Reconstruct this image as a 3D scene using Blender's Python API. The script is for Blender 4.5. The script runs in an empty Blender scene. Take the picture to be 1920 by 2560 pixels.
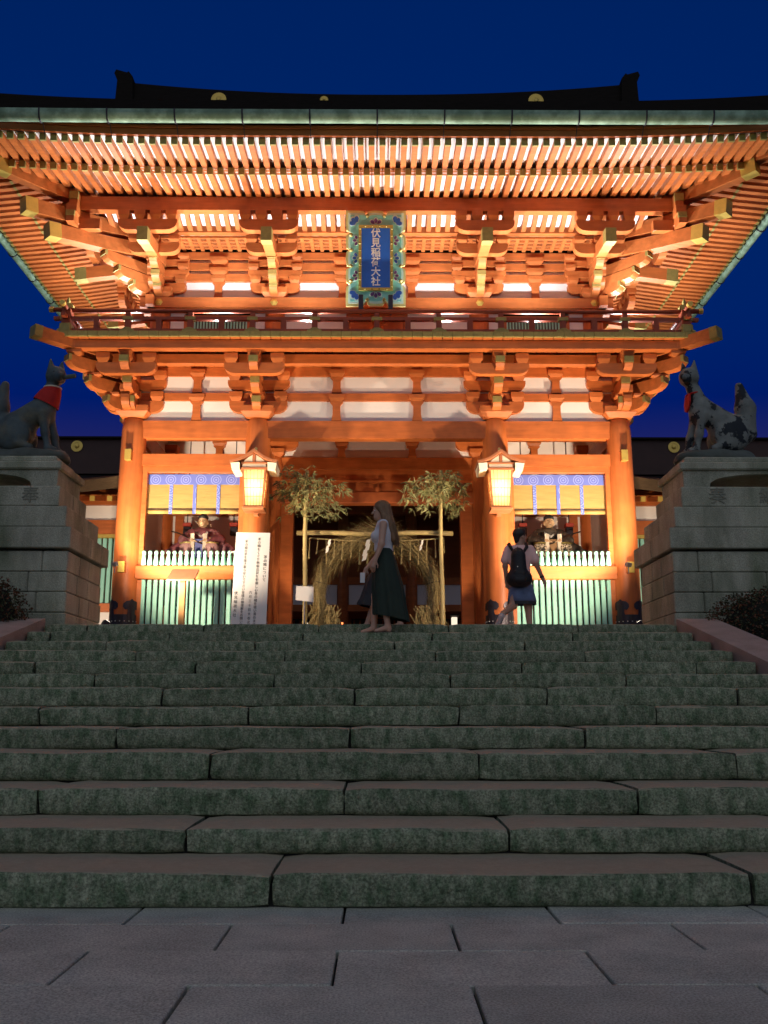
import bpy, bmesh, math, random
import numpy as np
from mathutils import Vector, Matrix, Quaternion, noise as mnoise

random.seed(7)
SC = bpy.context.scene
COL = SC.collection
PI = math.pi
R = math.radians

# ---------------------------------------------------------------- camera
cam = bpy.data.cameras.new('camera')
cam.sensor_fit = 'VERTICAL'
cam.sensor_height = 36.0
cam.sensor_width = 27.0
cam.lens = 33.14
cam.clip_start = 0.1
cam.clip_end = 2000
cam_ob = bpy.data.objects.new('camera', cam)
COL.objects.link(cam_ob)
cam_ob.location = (0.03, 0.0, 0.89)
cam_ob.rotation_euler = (R(90 + 12.21), 0, R(-0.36))
SC.camera = cam_ob

# ---------------------------------------------------------------- sky: dusk, the sun just below the horizon behind the camera
world = bpy.data.worlds.new('World')
SC.world = world
world.use_nodes = True
wn, wl = world.node_tree.nodes, world.node_tree.links
bg = wn['Background']
sky = wn.new('ShaderNodeTexSky')
sky.sky_type = 'NISHITA'
sky.sun_disc = False
sky.sun_elevation = R(-2.0)
sky.sun_rotation = R(180)
sky.ozone_density = 3.0
hsv = wn.new('ShaderNodeHueSaturation')
hsv.inputs['Saturation'].default_value = 1.5
hsv.inputs['Hue'].default_value = 0.505
wl.new(sky.outputs[0], hsv.inputs['Color'])
wl.new(hsv.outputs[0], bg.inputs['Color'])
bg.inputs['Strength'].default_value = 0.88

# the broad, weak after-glow of the sunset behind the camera
sun = bpy.data.lights.new('afterglow', 'SUN')
sun.energy = 0.66
sun.angle = R(100)
sun.color = (0.97, 1.0, 0.88)
sun_ob = bpy.data.objects.new('afterglow', sun)
COL.objects.link(sun_ob)
sun_ob.rotation_euler = (R(58), 0, 0)

# ---------------------------------------------------------------- exposure
SC.view_settings.view_transform = 'Standard'
SC.view_settings.look = 'None'
SC.view_settings.gamma = 1.0
SC.view_settings.exposure = 0.0
SC.view_settings.use_curve_mapping = False
SC.render.film_transparent = False
SC.cycles.max_bounces = 8
SC.cycles.diffuse_bounces = 4
SC.cycles.sample_clamp_indirect = 4.0
SC.cycles.use_denoising = True

# ---------------------------------------------------------------- floodlights (powers and colours; the fixtures are built with them)
WARM = (1.0, 0.78, 0.56)
PALE = (0.90, 0.95, 1.0)
GROUND_FLOOD_W = 1650.0
CORNER_FLOOD_W = 680.0
CORRIDOR_FLOOD_W = 420.0
BALCONY_FLOOD_W = 450.0
PASSAGE_FLOOD_W = 170.0
SIDE_BALCONY_FLOOD_W = 460.0
LANTERN_W = 34.0


def light(name, kind, loc, to, power, color, size=0.2, spot=None, blend=0.6, parent=None):
    L = bpy.data.lights.new(name, kind)
    L.energy = power
    L.color = color
    if kind == 'AREA':
        L.shape = 'SQUARE'
        L.size = size
    else:
        L.shadow_soft_size = size
    if kind == 'SPOT':
        L.spot_size = spot
        L.spot_blend = blend
    o = bpy.data.objects.new(name, L)
    COL.objects.link(o)
    o.location = loc
    if to is not None:
        o.rotation_euler = (Vector(to) - Vector(loc)).to_track_quat('-Z', 'Y').to_euler()
    if parent is not None:
        o.parent = parent
        o.location = Vector(loc) - WORLD[parent.name]
    return o


# ---------------------------------------------------------------- mesh building
class MB:
    def __init__(self):
        self.v, self.f = [], []

    def add(self, vs, fs):
        n = len(self.v)
        self.v += [tuple(p) for p in vs]
        self.f += [tuple(i + n for i in f) for f in fs]
        return self

    def box(self, x0, x1, y0, y1, z0, z1):
        return self.add([(x0, y0, z0), (x1, y0, z0), (x1, y1, z0), (x0, y1, z0), (x0, y0, z1), (x1, y0, z1), (x1, y1, z1), (x0, y1, z1)],
                        [(0, 3, 2, 1), (4, 5, 6, 7), (0, 1, 5, 4), (1, 2, 6, 5), (2, 3, 7, 6), (3, 0, 4, 7)])

    def bbox(self, x0, x1, y0, y1, z0, z1, b=0.012):
        """box with chamfered vertical and horizontal edges"""
        vs = []
        for z, i in ((z0, b), (z0 + b, 0), (z1 - b, 0), (z1, b)):
            for (sx, sy) in ((0, 0), (1, 0), (1, 1), (0, 1)):
                X = (x1 - i) if sx else (x0 + i)
                Y = (y1 - i) if sy else (y0 + i)
                cx = -b if sx else b
                cy = -b if sy else b
                if i == 0:
                    p, q = (X + cx, Y), (X, Y + cy)
                else:
                    p, q = (X + cx * .3, Y), (X, Y + cy * .3)
                pair = [p, q] if (sx, sy) in ((1, 0), (0, 1)) else [q, p]
                vs += [(a[0], a[1], z) for a in pair]
        fs = []
        for k in range(3):
            for j in range(8):
                a = k * 8 + j
                c = k * 8 + (j + 1) % 8
                fs.append((a, c, c + 8, a + 8))
        fs.append(tuple(range(7, -1, -1)))
        fs.append(tuple(range(24, 32)))
        return self.add(vs, fs)

    def beam(self, p0, p1, w, h, up=(0, 0, 1)):
        """square bar from p0 to p1, w wide, h high, centred"""
        p0, p1 = Vector(p0), Vector(p1)
        d = (p1 - p0).normalized()
        s = d.cross(Vector(up)).normalized()
        u = s.cross(d)
        vs = []
        for p in (p0, p1):
            for a, b in ((-1, -1), (1, -1), (1, 1), (-1, 1)):
                vs.append(p + s * (a * w / 2) + u * (b * h / 2))
        return self.add(vs, [(0, 1, 2, 3), (7, 6, 5, 4), (0, 4, 5, 1), (1, 5, 6, 2), (2, 6, 7, 3), (3, 7, 4, 0)])

    def prism(self, poly, O, S, T, n0, n1):
        """polygon in the plane O + s*S + t*T, thick from n0 to n1 along S x T"""
        O, S, T = Vector(O), Vector(S), Vector(T)
        N = S.cross(T)
        k = len(poly)
        vs = [O + S * a + T * b + N * n0 for a, b in poly] + [O + S * a + T * b + N * n1 for a, b in poly]
        fs = [tuple(range(k - 1, -1, -1)), tuple(range(k, 2 * k))]
        fs += [(i, (i + 1) % k, k + (i + 1) % k, k + i) for i in range(k)]
        return self.add(vs, fs)

    def block(self, c, w, d, z0, z1, ax=(1, 0, 0), taper=0.68):
        """bearing block: upright upper half over a tapering lower half"""
        ax = Vector((ax[0], ax[1], 0)).normalized()
        ay = Vector((-ax.y, ax.x, 0))
        zm = z0 + (z1 - z0) * 0.45
        vs = []
        for z, s in ((z0, taper), (zm, 1), (z1, 1)):
            for a, b in ((-1, -1), (1, -1), (1, 1), (-1, 1)):
                vs.append(Vector((c[0], c[1], z)) + ax * (a * w / 2 * s) + ay * (b * d / 2 * s))
        fs = [(3, 2, 1, 0), (8, 9, 10, 11)]
        for k in (0, 4):
            for i in range(4):
                j = (i + 1) % 4
                fs.append((k + i, k + j, k + 4 + j, k + 4 + i))
        return self.add(vs, fs)

    def arm(self, c, ax, s0, s1, z0, z1, w, curve0=True, curve1=True, r=None):
        """horizontal bracket arm along ax, its lower corners rounded up at the curved ends"""
        h = z1 - z0
        r = r or h * 0.95
        poly = [(s0, z1), (s1, z1)]

        def end(s, sg):
            pts = [(s, z1 - h * .30)]
            for t in (0.25, 0.5, 0.75):
                a = t * PI / 2
                pts.append((s - sg * r * (1 - math.cos(a)), z1 - h * .30 - h * .70 * math.sin(a)))
            pts.append((s - sg * r, z0))
            return pts
        poly += end(s1, 1) if curve1 else [(s1, z0)]
        poly += end(s0, -1)[::-1] if curve0 else [(s0, z0)]
        return self.prism(poly, (c[0], c[1], 0), Vector((ax[0], ax[1], 0)).normalized(), (0, 0, 1), -w / 2, w / 2)

    def tube(self, path, radii, n=8, caps=True):
        path = [Vector(p) for p in path]
        if not hasattr(radii, '__len__'):
            radii = [radii] * len(path)
        vs, fs = [], []
        ref = None
        for i, p in enumerate(path):
            d = (path[min(i + 1, len(path) - 1)] - path[max(i - 1, 0)]).normalized()
            if ref is None:
                ref = d.orthogonal().normalized()
            s = (ref - d * ref.dot(d)).normalized()
            ref = s
            t = d.cross(s)
            for k in range(n):
                a = 2 * PI * k / n
                vs.append(p + (s * math.cos(a) + t * math.sin(a)) * radii[i])
        for i in range(len(path) - 1):
            for k in range(n):
                fs.append((i * n + k, i * n + (k + 1) % n, (i + 1) * n + (k + 1) % n, (i + 1) * n + k))
        if caps:
            fs.append(tuple(range(n - 1, -1, -1)))
            fs.append(tuple(range((len(path) - 1) * n, len(path) * n)))
        return self.add(vs, fs)

    def lathe(self, c, prof, n=16, sx=1.0, sy=1.0):
        vs, fs = [], []
        for r, z in prof:
            for k in range(n):
                a = 2 * PI * k / n
                vs.append((c[0] + r * sx * math.cos(a), c[1] + r * sy * math.sin(a), c[2] + z))
        m = len(prof)
        for i in range(m - 1):
            for k in range(n):
                fs.append((i * n + k, i * n + (k + 1) % n, (i + 1) * n + (k + 1) % n, (i + 1) * n + k))
        fs.append(tuple(range(n - 1, -1, -1)))
        fs.append(tuple(range((m - 1) * n, m * n)))
        return self.add(vs, fs)

    def quad(self, a, b, c, d):
        return self.add([a, b, c, d], [(0, 1, 2, 3)])

    def grid(self, rows):
        """sheet from a list of equal-length rows of points"""
        n = len(rows[0])
        vs = [p for r in rows for p in r]
        fs = [(i * n + j, i * n + j + 1, (i + 1) * n + j + 1, (i + 1) * n + j) for i in range(len(rows) - 1) for j in range(n - 1)]
        return self.add(vs, fs)

    def loft(self, rings, caps=True):
        n = len(rings[0])
        vs = [p for r in rings for p in r]
        fs = [(i * n + j, i * n + (j + 1) % n, (i + 1) * n + (j + 1) % n, (i + 1) * n + j) for i in range(len(rings) - 1) for j in range(n)]
        if caps:
            fs += [tuple(range(n - 1, -1, -1)), tuple(range((len(rings) - 1) * n, len(rings) * n))]
        return self.add(vs, fs)

    def disc(self, c, r, ax, n=18):
        ax = Vector(ax).normalized()
        s = ax.orthogonal().normalized()
        t = ax.cross(s)
        return self.add([Vector(c) + (s * math.cos(2 * PI * k / n) + t * math.sin(2 * PI * k / n)) * r for k in range(n)], [tuple(range(n))])

    def map(self, fn):
        self.v = [tuple(fn(Vector(p))) for p in self.v]
        return self


WORLD = {}          # world origin of each placed object


def tag(o, label=None, cat=None, group=None, kind=None):
    if label:
        o['label'] = label
    if cat:
        o['category'] = cat
    if group:
        o['group'] = group
    if kind:
        o['kind'] = kind
    return o


def empty(name, loc, label=None, cat=None, group=None, kind=None, parent=None):
    o = bpy.data.objects.new(name, None)
    o.empty_display_size = 0.2
    COL.objects.link(o)
    WORLD[o.name] = Vector(loc)
    if parent is not None:
        o.parent = parent
        o.location = Vector(loc) - WORLD[parent.name]
    else:
        o.location = loc
    return tag(o, label, cat, group, kind)


def mesh_from(name, mb, material, smooth=False, origin=(0, 0, 0)):
    me = bpy.data.meshes.new(name)
    o = Vector(origin)
    me.from_pydata([(p[0] - o.x, p[1] - o.y, p[2] - o.z) for p in mb.v], [], mb.f)
    me.materials.append(material)
    if smooth:
        me.polygons.foreach_set('use_smooth', [True] * len(me.polygons))
    me.update()
    return me


def link(name, me, loc, parent=None, rot=None, **tags):
    o = bpy.data.objects.new(name, me)
    COL.objects.link(o)
    WORLD[o.name] = Vector(loc)
    if parent is not None:
        o.parent = parent
        o.location = Vector(loc) - WORLD[parent.name]
    else:
        o.location = loc
    if rot is not None:
        o.rotation_euler = rot
    tag(o, **tags)
    return o


def put(name, mb, material, parent=None, smooth=False, base=False, **tags):
    """one mesh object from world coordinates, its origin at the middle of its box (or of its base)"""
    a = np.array(mb.v)
    lo, hi = a.min(0), a.max(0)
    c = (lo + hi) / 2
    if base or parent is None:
        c[2] = lo[2]
    return link(name, mesh_from(name, mb, material, smooth, c), tuple(float(x) for x in c), parent, **tags)


def auto_smooth(o, angle=40):
    """mark faces smooth and edges sharper than the angle as sharp"""
    me = o.data
    bm = bmesh.new()
    bm.from_mesh(me)
    bmesh.ops.recalc_face_normals(bm, faces=bm.faces)
    for f in bm.faces:
        f.smooth = True
    for e in bm.edges:
        if len(e.link_faces) == 2 and e.calc_face_angle(0) > R(angle):
            e.smooth = False
    bm.to_mesh(me)
    bm.free()
    return o


# ---------------------------------------------------------------- blended solids (bodies, animals, robes)
def solid(prims, res, k=0.03, clips=()):
    """surface-net mesh of a smooth union of capsules and ellipsoids"""
    boxes = []
    for p in prims:
        if p[0] == 'c':
            a, b, ra, rb = np.array(p[1], float), np.array(p[2], float), p[3], p[4]
            m = max(ra, rb)
            boxes.append((np.minimum(a, b) - m, np.maximum(a, b) + m))
        else:
            c, r = np.array(p[1], float), np.array(p[2], float)
            m = r.max() if len(p) > 3 and p[3] is not None else r
            boxes.append((c - m, c + m))
    lo = np.min([b[0] for b in boxes], 0) - 4 * res
    hi = np.max([b[1] for b in boxes], 0) + 4 * res
    n = np.ceil((hi - lo) / res).astype(int) + 1
    F = np.full(n, 1.0, np.float32)
    ax = [lo[i] + res * np.arange(n[i]) for i in range(3)]
    for p, (b0, b1) in zip(prims, boxes):
        kk = k
        mode = p[0]
        if mode == 'c' and len(p) > 5:
            kk = p[5]
        if mode in 'es' and len(p) > 4:
            kk = p[4]
        pad = kk + 3 * res
        i0 = np.maximum(np.floor((b0 - pad - lo) / res).astype(int), 0)
        i1 = np.minimum(np.ceil((b1 + pad - lo) / res).astype(int) + 1, n)
        sl = tuple(slice(i0[i], i1[i]) for i in range(3))
        X = ax[0][sl[0]][:, None, None]
        Y = ax[1][sl[1]][None, :, None]
        Z = ax[2][sl[2]][None, None, :]
        if mode == 'c':
            a, b, ra, rb = np.array(p[1], float), np.array(p[2], float), p[3], p[4]
            ba = b - a
            L = max(float(ba @ ba), 1e-9)
            t = np.clip(((X - a[0]) * ba[0] + (Y - a[1]) * ba[1] + (Z - a[2]) * ba[2]) / L, 0, 1)
            d = np.sqrt((X - a[0] - t * ba[0]) ** 2 + (Y - a[1] - t * ba[1]) ** 2 + (Z - a[2] - t * ba[2]) ** 2) - (ra + (rb - ra) * t)
        else:
            c, r = np.array(p[1], float), np.array(p[2], float)
            q = [X - c[0], Y - c[1], Z - c[2]]
            if len(p) > 3 and p[3] is not None:
                M = np.array(p[3].to_matrix().transposed()) if isinstance(p[3], Quaternion) else np.array(Matrix(p[3]).transposed())
                q = [M[i][0] * q[0] + M[i][1] * q[1] + M[i][2] * q[2] for i in range(3)]
            k0 = np.sqrt((q[0] / r[0]) ** 2 + (q[1] / r[1]) ** 2 + (q[2] / r[2]) ** 2)
            k1 = np.sqrt((q[0] / r[0] ** 2) ** 2 + (q[1] / r[1] ** 2) ** 2 + (q[2] / r[2] ** 2) ** 2)
            d = np.where(k1 > 1e-6, k0 * (k0 - 1) / np.maximum(k1, 1e-6), -r.min())
        G = F[sl]
        if mode == 's':
            h = np.clip(0.5 - 0.5 * (G + d) / kk, 0, 1)
            F[sl] = G + (-d - G) * h + kk * h * (1 - h)
        else:
            h = np.clip(0.5 + 0.5 * (d - G) / kk, 0, 1)
            F[sl] = d + (G - d) * h - kk * h * (1 - h)
    for pt, nr in clips:
        pt, nr = np.array(pt, float), np.array(nr, float)
        nr = nr / np.linalg.norm(nr)
        F = np.maximum(F, (ax[0][:, None, None] - pt[0]) * nr[0] + (ax[1][None, :, None] - pt[1]) * nr[1] + (ax[2][None, None, :] - pt[2]) * nr[2])
    ins = F < 0
    # vertices: average of the edge crossings of each mixed cell
    cells = np.zeros(np.array(F.shape) - 1, np.int8)
    acc = np.zeros(tuple(np.array(F.shape) - 1) + (3,), np.float32)
    cnt = np.zeros(np.array(F.shape) - 1, np.float32)
    S = F.shape
    for d in range(3):
        e = [0, 1, 2]
        e.remove(d)
        for u in (0, 1):
            for v in (0, 1):
                off0 = [0, 0, 0]
                off0[e[0]], off0[e[1]] = u, v
                off1 = list(off0)
                off1[d] = 1
                A = F[tuple(slice(off0[i], S[i] - 1 + off0[i]) for i in range(3))]
                B = F[tuple(slice(off1[i], S[i] - 1 + off1[i]) for i in range(3))]
                m = (A < 0) != (B < 0)
                t = np.where(m, A / np.where(m, A - B, 1), 0)
                for i in range(3):
                    acc[..., i] += np.where(m, off0[i] + (t if i == d else 0), 0)
                cnt += m
    idx = np.full(cnt.shape, -1, np.int64)
    w = np.argwhere(cnt > 0)
    idx[cnt > 0] = np.arange(len(w))
    V = (w + acc[cnt > 0] / cnt[cnt > 0][:, None]) * res + lo
    faces = []
    for d in range(3):
        e = [(d + 1) % 3, (d + 2) % 3]
        A = np.take(ins, range(0, S[d] - 1), axis=d)
        B = np.take(ins, range(1, S[d]), axis=d)
        q = np.argwhere(A != B)
        q = q[(q[:, e[0]] > 0) & (q[:, e[1]] > 0) & (q[:, e[0]] < S[e[0]] - 1) & (q[:, e[1]] < S[e[1]] - 1)]
        fl = A[tuple(q.T)]
        o = np.zeros((4, 3), int)
        o[1, e[0]] = -1
        o[2, e[0]] = -1
        o[2, e[1]] = -1
        o[3, e[1]] = -1
        c = [idx[tuple((q + o[i]).T)] for i in range(4)]
        f = np.stack(c, 1)
        f = np.where(fl[:, None], f, f[:, ::-1])
        f = f[(f >= 0).all(1)]
        faces.append(f)
    mb = MB()
    mb.v = [tuple(map(float, p)) for p in V]
    mb.f = [tuple(map(int, p)) for p in np.concatenate(faces)]
    return mb


# ---------------------------------------------------------------- materials
def mat(name, col, rough=0.6, metal=0.0, var=0.12, scale=3.0, stretch=(1, 1, 1), bump=0.0, bscale=40.0, bstretch=(1, 1, 1),
        spec=0.4, col2=None, mix_lo=0.4, mix_hi=0.65, speck=0.0, speck_scale=150.0, coat=0.0, piece=0.0):
    """principled surface with noise in its colour and relief, placed by position so neighbours differ"""
    m = bpy.data.materials.new(name)
    m.use_nodes = True
    n, l = m.node_tree.nodes, m.node_tree.links
    b = n['Principled BSDF']
    b.inputs['Roughness'].default_value = rough
    b.inputs['Metallic'].default_value = metal
    b.inputs['Specular IOR Level'].default_value = spec
    b.inputs['Coat Weight'].default_value = coat
    g = n.new('ShaderNodeNewGeometry')

    def noise(sc, st, det=5.0, ro=0.6):
        mp = n.new('ShaderNodeMapping')
        mp.inputs['Scale'].default_value = st
        l.new(g.outputs['Position'], mp.inputs['Vector'])
        t = n.new('ShaderNodeTexNoise')
        t.inputs['Scale'].default_value = sc
        t.inputs['Detail'].default_value = det
        t.inputs['Roughness'].default_value = ro
        l.new(mp.outputs[0], t.inputs['Vector'])
        return t.outputs['Fac']
    base = n.new('ShaderNodeRGB')
    base.outputs[0].default_value = (*col, 1)
    out = base.outputs[0]
    if col2 is not None:
        mr = n.new('ShaderNodeMapRange')
        mr.inputs['From Min'].default_value = mix_lo
        mr.inputs['From Max'].default_value = mix_hi
        l.new(noise(scale * 0.7, stretch), mr.inputs['Value'])
        mx = n.new('ShaderNodeMix')
        mx.data_type = 'RGBA'
        l.new(mr.outputs[0], mx.inputs['Factor'])
        l.new(out, mx.inputs['A'])
        mx.inputs['B'].default_value = (*col2, 1)
        out = mx.outputs['Result']
    if var > 0:
        mr = n.new('ShaderNodeMapRange')
        mr.inputs['From Min'].default_value = 0.25
        mr.inputs['From Max'].default_value = 0.75
        mr.inputs['To Min'].default_value = 1 - var
        mr.inputs['To Max'].default_value = 1 + var
        l.new(noise(scale, stretch), mr.inputs['Value'])
        vm = n.new('ShaderNodeVectorMath')
        vm.operation = 'SCALE'
        l.new(out, vm.inputs[0])
        l.new(mr.outputs[0], vm.inputs['Scale'])
        out = vm.outputs[0]
    if speck > 0:
        mr = n.new('ShaderNodeMapRange')
        mr.inputs['From Min'].default_value = 0.35
        mr.inputs['From Max'].default_value = 0.65
        mr.inputs['To Min'].default_value = 1 - speck
        mr.inputs['To Max'].default_value = 1 + speck
        l.new(noise(speck_scale, (1, 1, 1), 2.0, 0.7), mr.inputs['Value'])
        vm = n.new('ShaderNodeVectorMath')
        vm.operation = 'SCALE'
        l.new(out, vm.inputs[0])
        l.new(mr.outputs[0], vm.inputs['Scale'])
        out = vm.outputs[0]
    if piece > 0:                       # each stone or plank a little lighter or darker than the next
        oi = n.new('ShaderNodeObjectInfo')
        mr = n.new('ShaderNodeMapRange')
        mr.inputs['To Min'].default_value = 1 - piece
        mr.inputs['To Max'].default_value = 1 + piece
        l.new(oi.outputs['Random'], mr.inputs['Value'])
        vm = n.new('ShaderNodeVectorMath')
        vm.operation = 'SCALE'
        l.new(out, vm.inputs[0])
        l.new(mr.outputs[0], vm.inputs['Scale'])
        out = vm.outputs[0]
    l.new(out, b.inputs['Base Color'])
    if bump > 0:
        bp = n.new('ShaderNodeBump')
        bp.inputs['Strength'].default_value = bump
        bp.inputs['Distance'].default_value = 0.02
        l.new(noise(bscale, bstretch), bp.inputs['Height'])
        l.new(bp.outputs[0], b.inputs['Normal'])
    return m


def glow(name, col, strength):
    m = bpy.data.materials.new(name)
    m.use_nodes = True
    n, l = m.node_tree.nodes, m.node_tree.links
    e = n.new('ShaderNodeEmission')
    e.inputs[0].default_value = (*col, 1)
    e.inputs[1].default_value = strength
    l.new(e.outputs[0], n['Material Output'].inputs[0])
    return m


VERM = mat('vermilion_paint', (0.45, 0.124, 0.030), 0.48, var=0.16, scale=14, stretch=(0.10, 1, 1), bump=0.16, bscale=30, bstretch=(0.12, 1, 1), spec=0.3,
           col2=(0.37, 0.098, 0.021), mix_lo=0.48, mix_hi=0.72, speck=0.10, speck_scale=3.0, piece=0.07)
VERM_POST = mat('vermilion_post_paint', (0.43, 0.118, 0.030), 0.46, var=0.14, scale=14, stretch=(1, 1, 0.08), bump=0.14, bscale=28, bstretch=(1, 1, 0.1), spec=0.3,
                col2=(0.38, 0.10, 0.022), mix_lo=0.48, mix_hi=0.72, speck=0.10, speck_scale=2.5)
VERM_OLD = mat('weathered_vermilion', (0.35, 0.088, 0.022), 0.5, var=0.16, scale=3.5, stretch=(0.4, 1, 2), bump=0.08, bscale=30, spec=0.3)
PLASTER = mat('white_plaster', (0.78, 0.75, 0.71), 0.85, var=0.03, scale=1.5, bump=0.05, bscale=25, spec=0.2)
WHITE_BOARD = mat('white_painted_board', (0.80, 0.79, 0.77), 0.7, var=0.04, scale=3, spec=0.2)
GOLD = mat('gilt_metal', (0.62, 0.42, 0.09), 0.42, metal=0.55, var=0.12, scale=9, spec=0.4)
GOLD_DULL = mat('dull_gilt_metal', (0.30, 0.24, 0.07), 0.5, metal=0.3, var=0.2, scale=12, spec=0.3)
GREEN = mat('pale_green_paint', (0.29, 0.60, 0.48), 0.5, var=0.08, scale=6, bump=0.05, bscale=30, spec=0.3)
BLACK_METAL = mat('black_metal', (0.035, 0.03, 0.04), 0.4, metal=0.5, var=0.2, scale=10)
DARK_WOOD = mat('dark_wood', (0.05, 0.028, 0.018), 0.7, var=0.2, scale=5, bump=0.1, bscale=30)
BARK = mat('cypress_bark', (0.014, 0.011, 0.009), 0.95, var=0.25, scale=6, stretch=(1, 1, 6), bump=0.35, bscale=30, bstretch=(1, 1, 8), spec=0.1)
BARK_EDGE = mat('cut_bark_edge', (0.10, 0.065, 0.035), 0.9, var=0.25, scale=10, stretch=(1, 1, 5), bump=0.3, bscale=40, bstretch=(1, 1, 8), spec=0.1)
COPPER = mat('verdigris_copper', (0.16, 0.25, 0.16), 0.6, metal=0.1, var=0.25, scale=5, col2=(0.30, 0.44, 0.31), mix_lo=0.42, mix_hi=0.62, bump=0.1, bscale=12)
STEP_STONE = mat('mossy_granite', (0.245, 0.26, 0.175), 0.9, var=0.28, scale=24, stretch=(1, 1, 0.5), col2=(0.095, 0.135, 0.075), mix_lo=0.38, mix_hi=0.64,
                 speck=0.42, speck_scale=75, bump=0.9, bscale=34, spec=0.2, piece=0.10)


def add_wear_and_spill(m, col, amount=0.8):
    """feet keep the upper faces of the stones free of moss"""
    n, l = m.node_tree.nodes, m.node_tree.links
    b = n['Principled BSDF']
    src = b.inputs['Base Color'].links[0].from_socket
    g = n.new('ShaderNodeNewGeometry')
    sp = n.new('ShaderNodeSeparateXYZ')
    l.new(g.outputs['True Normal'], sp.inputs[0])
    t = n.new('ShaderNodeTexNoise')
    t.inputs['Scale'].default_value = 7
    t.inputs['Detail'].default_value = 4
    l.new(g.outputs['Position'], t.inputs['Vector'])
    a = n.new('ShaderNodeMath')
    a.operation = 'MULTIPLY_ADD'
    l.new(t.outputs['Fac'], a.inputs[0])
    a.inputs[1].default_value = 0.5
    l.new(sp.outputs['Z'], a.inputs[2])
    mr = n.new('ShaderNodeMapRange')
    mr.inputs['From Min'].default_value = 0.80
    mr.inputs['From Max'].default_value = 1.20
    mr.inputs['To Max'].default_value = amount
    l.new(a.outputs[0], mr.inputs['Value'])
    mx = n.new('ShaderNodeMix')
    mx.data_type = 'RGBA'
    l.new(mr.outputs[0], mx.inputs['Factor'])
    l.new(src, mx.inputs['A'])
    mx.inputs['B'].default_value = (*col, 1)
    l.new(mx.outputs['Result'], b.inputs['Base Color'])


add_wear_and_spill(STEP_STONE, (0.44, 0.365, 0.25))  # worn tread colour, brightened to stand for warm light spilling from the gate
PED_STONE = mat('weathered_granite', (0.34, 0.33, 0.25), 0.88, var=0.35, scale=2.4, stretch=(1, 1, 0.35), col2=(0.15, 0.165, 0.105), mix_lo=0.42, mix_hi=0.68,
                speck=0.28, speck_scale=90, bump=0.5, bscale=40, spec=0.25, piece=0.10)
PAVE_STONE = mat('paving_granite', (0.44, 0.44, 0.36), 0.85, var=0.24, scale=3.2, speck=0.34, speck_scale=110, bump=0.6, bscale=60, spec=0.3, piece=0.10)
CHEEK_STONE = mat('worn_granite', (0.30, 0.24, 0.21), 0.85, var=0.2, scale=3, speck=0.2, speck_scale=120, bump=0.3, bscale=60, spec=0.25)
SOIL = mat('dark_soil', (0.03, 0.027, 0.02), 0.95, var=0.3, scale=3, bump=0.5, bscale=20)
GRAVEL = mat('pale_gravel', (0.30, 0.28, 0.25), 0.95, var=0.15, scale=8, bump=0.4, bscale=60)
WOOD = mat('plain_wood', (0.42, 0.22, 0.07), 0.6, var=0.15, scale=6, stretch=(1, 1, 0.2), bump=0.1, bscale=40)
PAPER = mat('white_paper', (0.72, 0.70, 0.67), 0.8, var=0.03, scale=3, bump=0.08, bscale=5)
INK = mat('black_ink', (0.03, 0.028, 0.03), 0.7, var=0)
# ================================================================ the ground, paving and stairs
TZ = 2.044                       # terrace level
mb = MB().box(-400, 400, -300, 700, -0.6, -0.05)
put('ground', mb, SOIL, kind='structure')

paving = put('paving', MB().box(-8, 8, -2.6, 4.99, -0.049, -0.03), mat('dark_joint', (0.02, 0.018, 0.02), 0.95, var=0.1), kind='structure')
PITCH, ROW = 0.96, 0.484
rng = random.Random(3)
for r in range(15):
    y1 = 4.905 - ROW * r
    y0 = y1 - ROW
    off = -1.085 if r % 2 == 0 else -0.608
    for k in range(-6, 8):
        x0 = off + PITCH * k
        if x0 > 7 or x0 < -7:
            continue
        w = rng.uniform(0.004, 0.0075)
        dz = rng.uniform(-0.003, 0.003)
        s = MB().bbox(x0 + w, x0 + PITCH - w, y0 + 0.0015, y1 - 0.0015, -0.045, dz, 0.004)
        put('paving_stone', s, PAVE_STONE, paving)

STEP_X = (-4.25, 3.88)
STEP_Z = [0.163, 0.297, 0.465, 0.649, 0.813, 0.971, 1.138, 1.287, 1.434, 1.588, 1.732, 1.893, 2.044]
STEP_J = [[-0.479, 1.816], [-1.014, 0.742], [-2.04, -0.179, 1.618], [-1.102, 0.715, 2.465], [-1.914, -0.181, 1.578], [-2.718, -1.019, 0.691],
          [-1.869, -0.174, 1.522, 3.207], [-2.652, -0.951, 0.713, 2.384], [-3.448, -1.819, -0.141, 1.488], [-2.584, -0.982, 0.657, 2.27],
          [-3.085, -1.385, 0.218, 1.713], [-3.95, -2.511, -0.885, 0.686, 2.4], [-3.7, -2.206, -0.735, 0.938, 2.6]]
core = MB()
prof = [(4.80, -0.04)]
for k in range(13):
    y = 4.80 + 0.615 * k
    prof += [(y, STEP_Z[k] - 0.06), (y + 0.615, STEP_Z[k] - 0.06)]
prof += [(12.795, -0.04)]
core.prism(prof, (0, 0, 0), (0, 1, 0), (0, 0, 1), STEP_X[0], STEP_X[1])
stairs = put('stone_stairs', core, mat('stair_bed', (0.018, 0.018, 0.015), 0.95, var=0.2), kind='structure')


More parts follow.
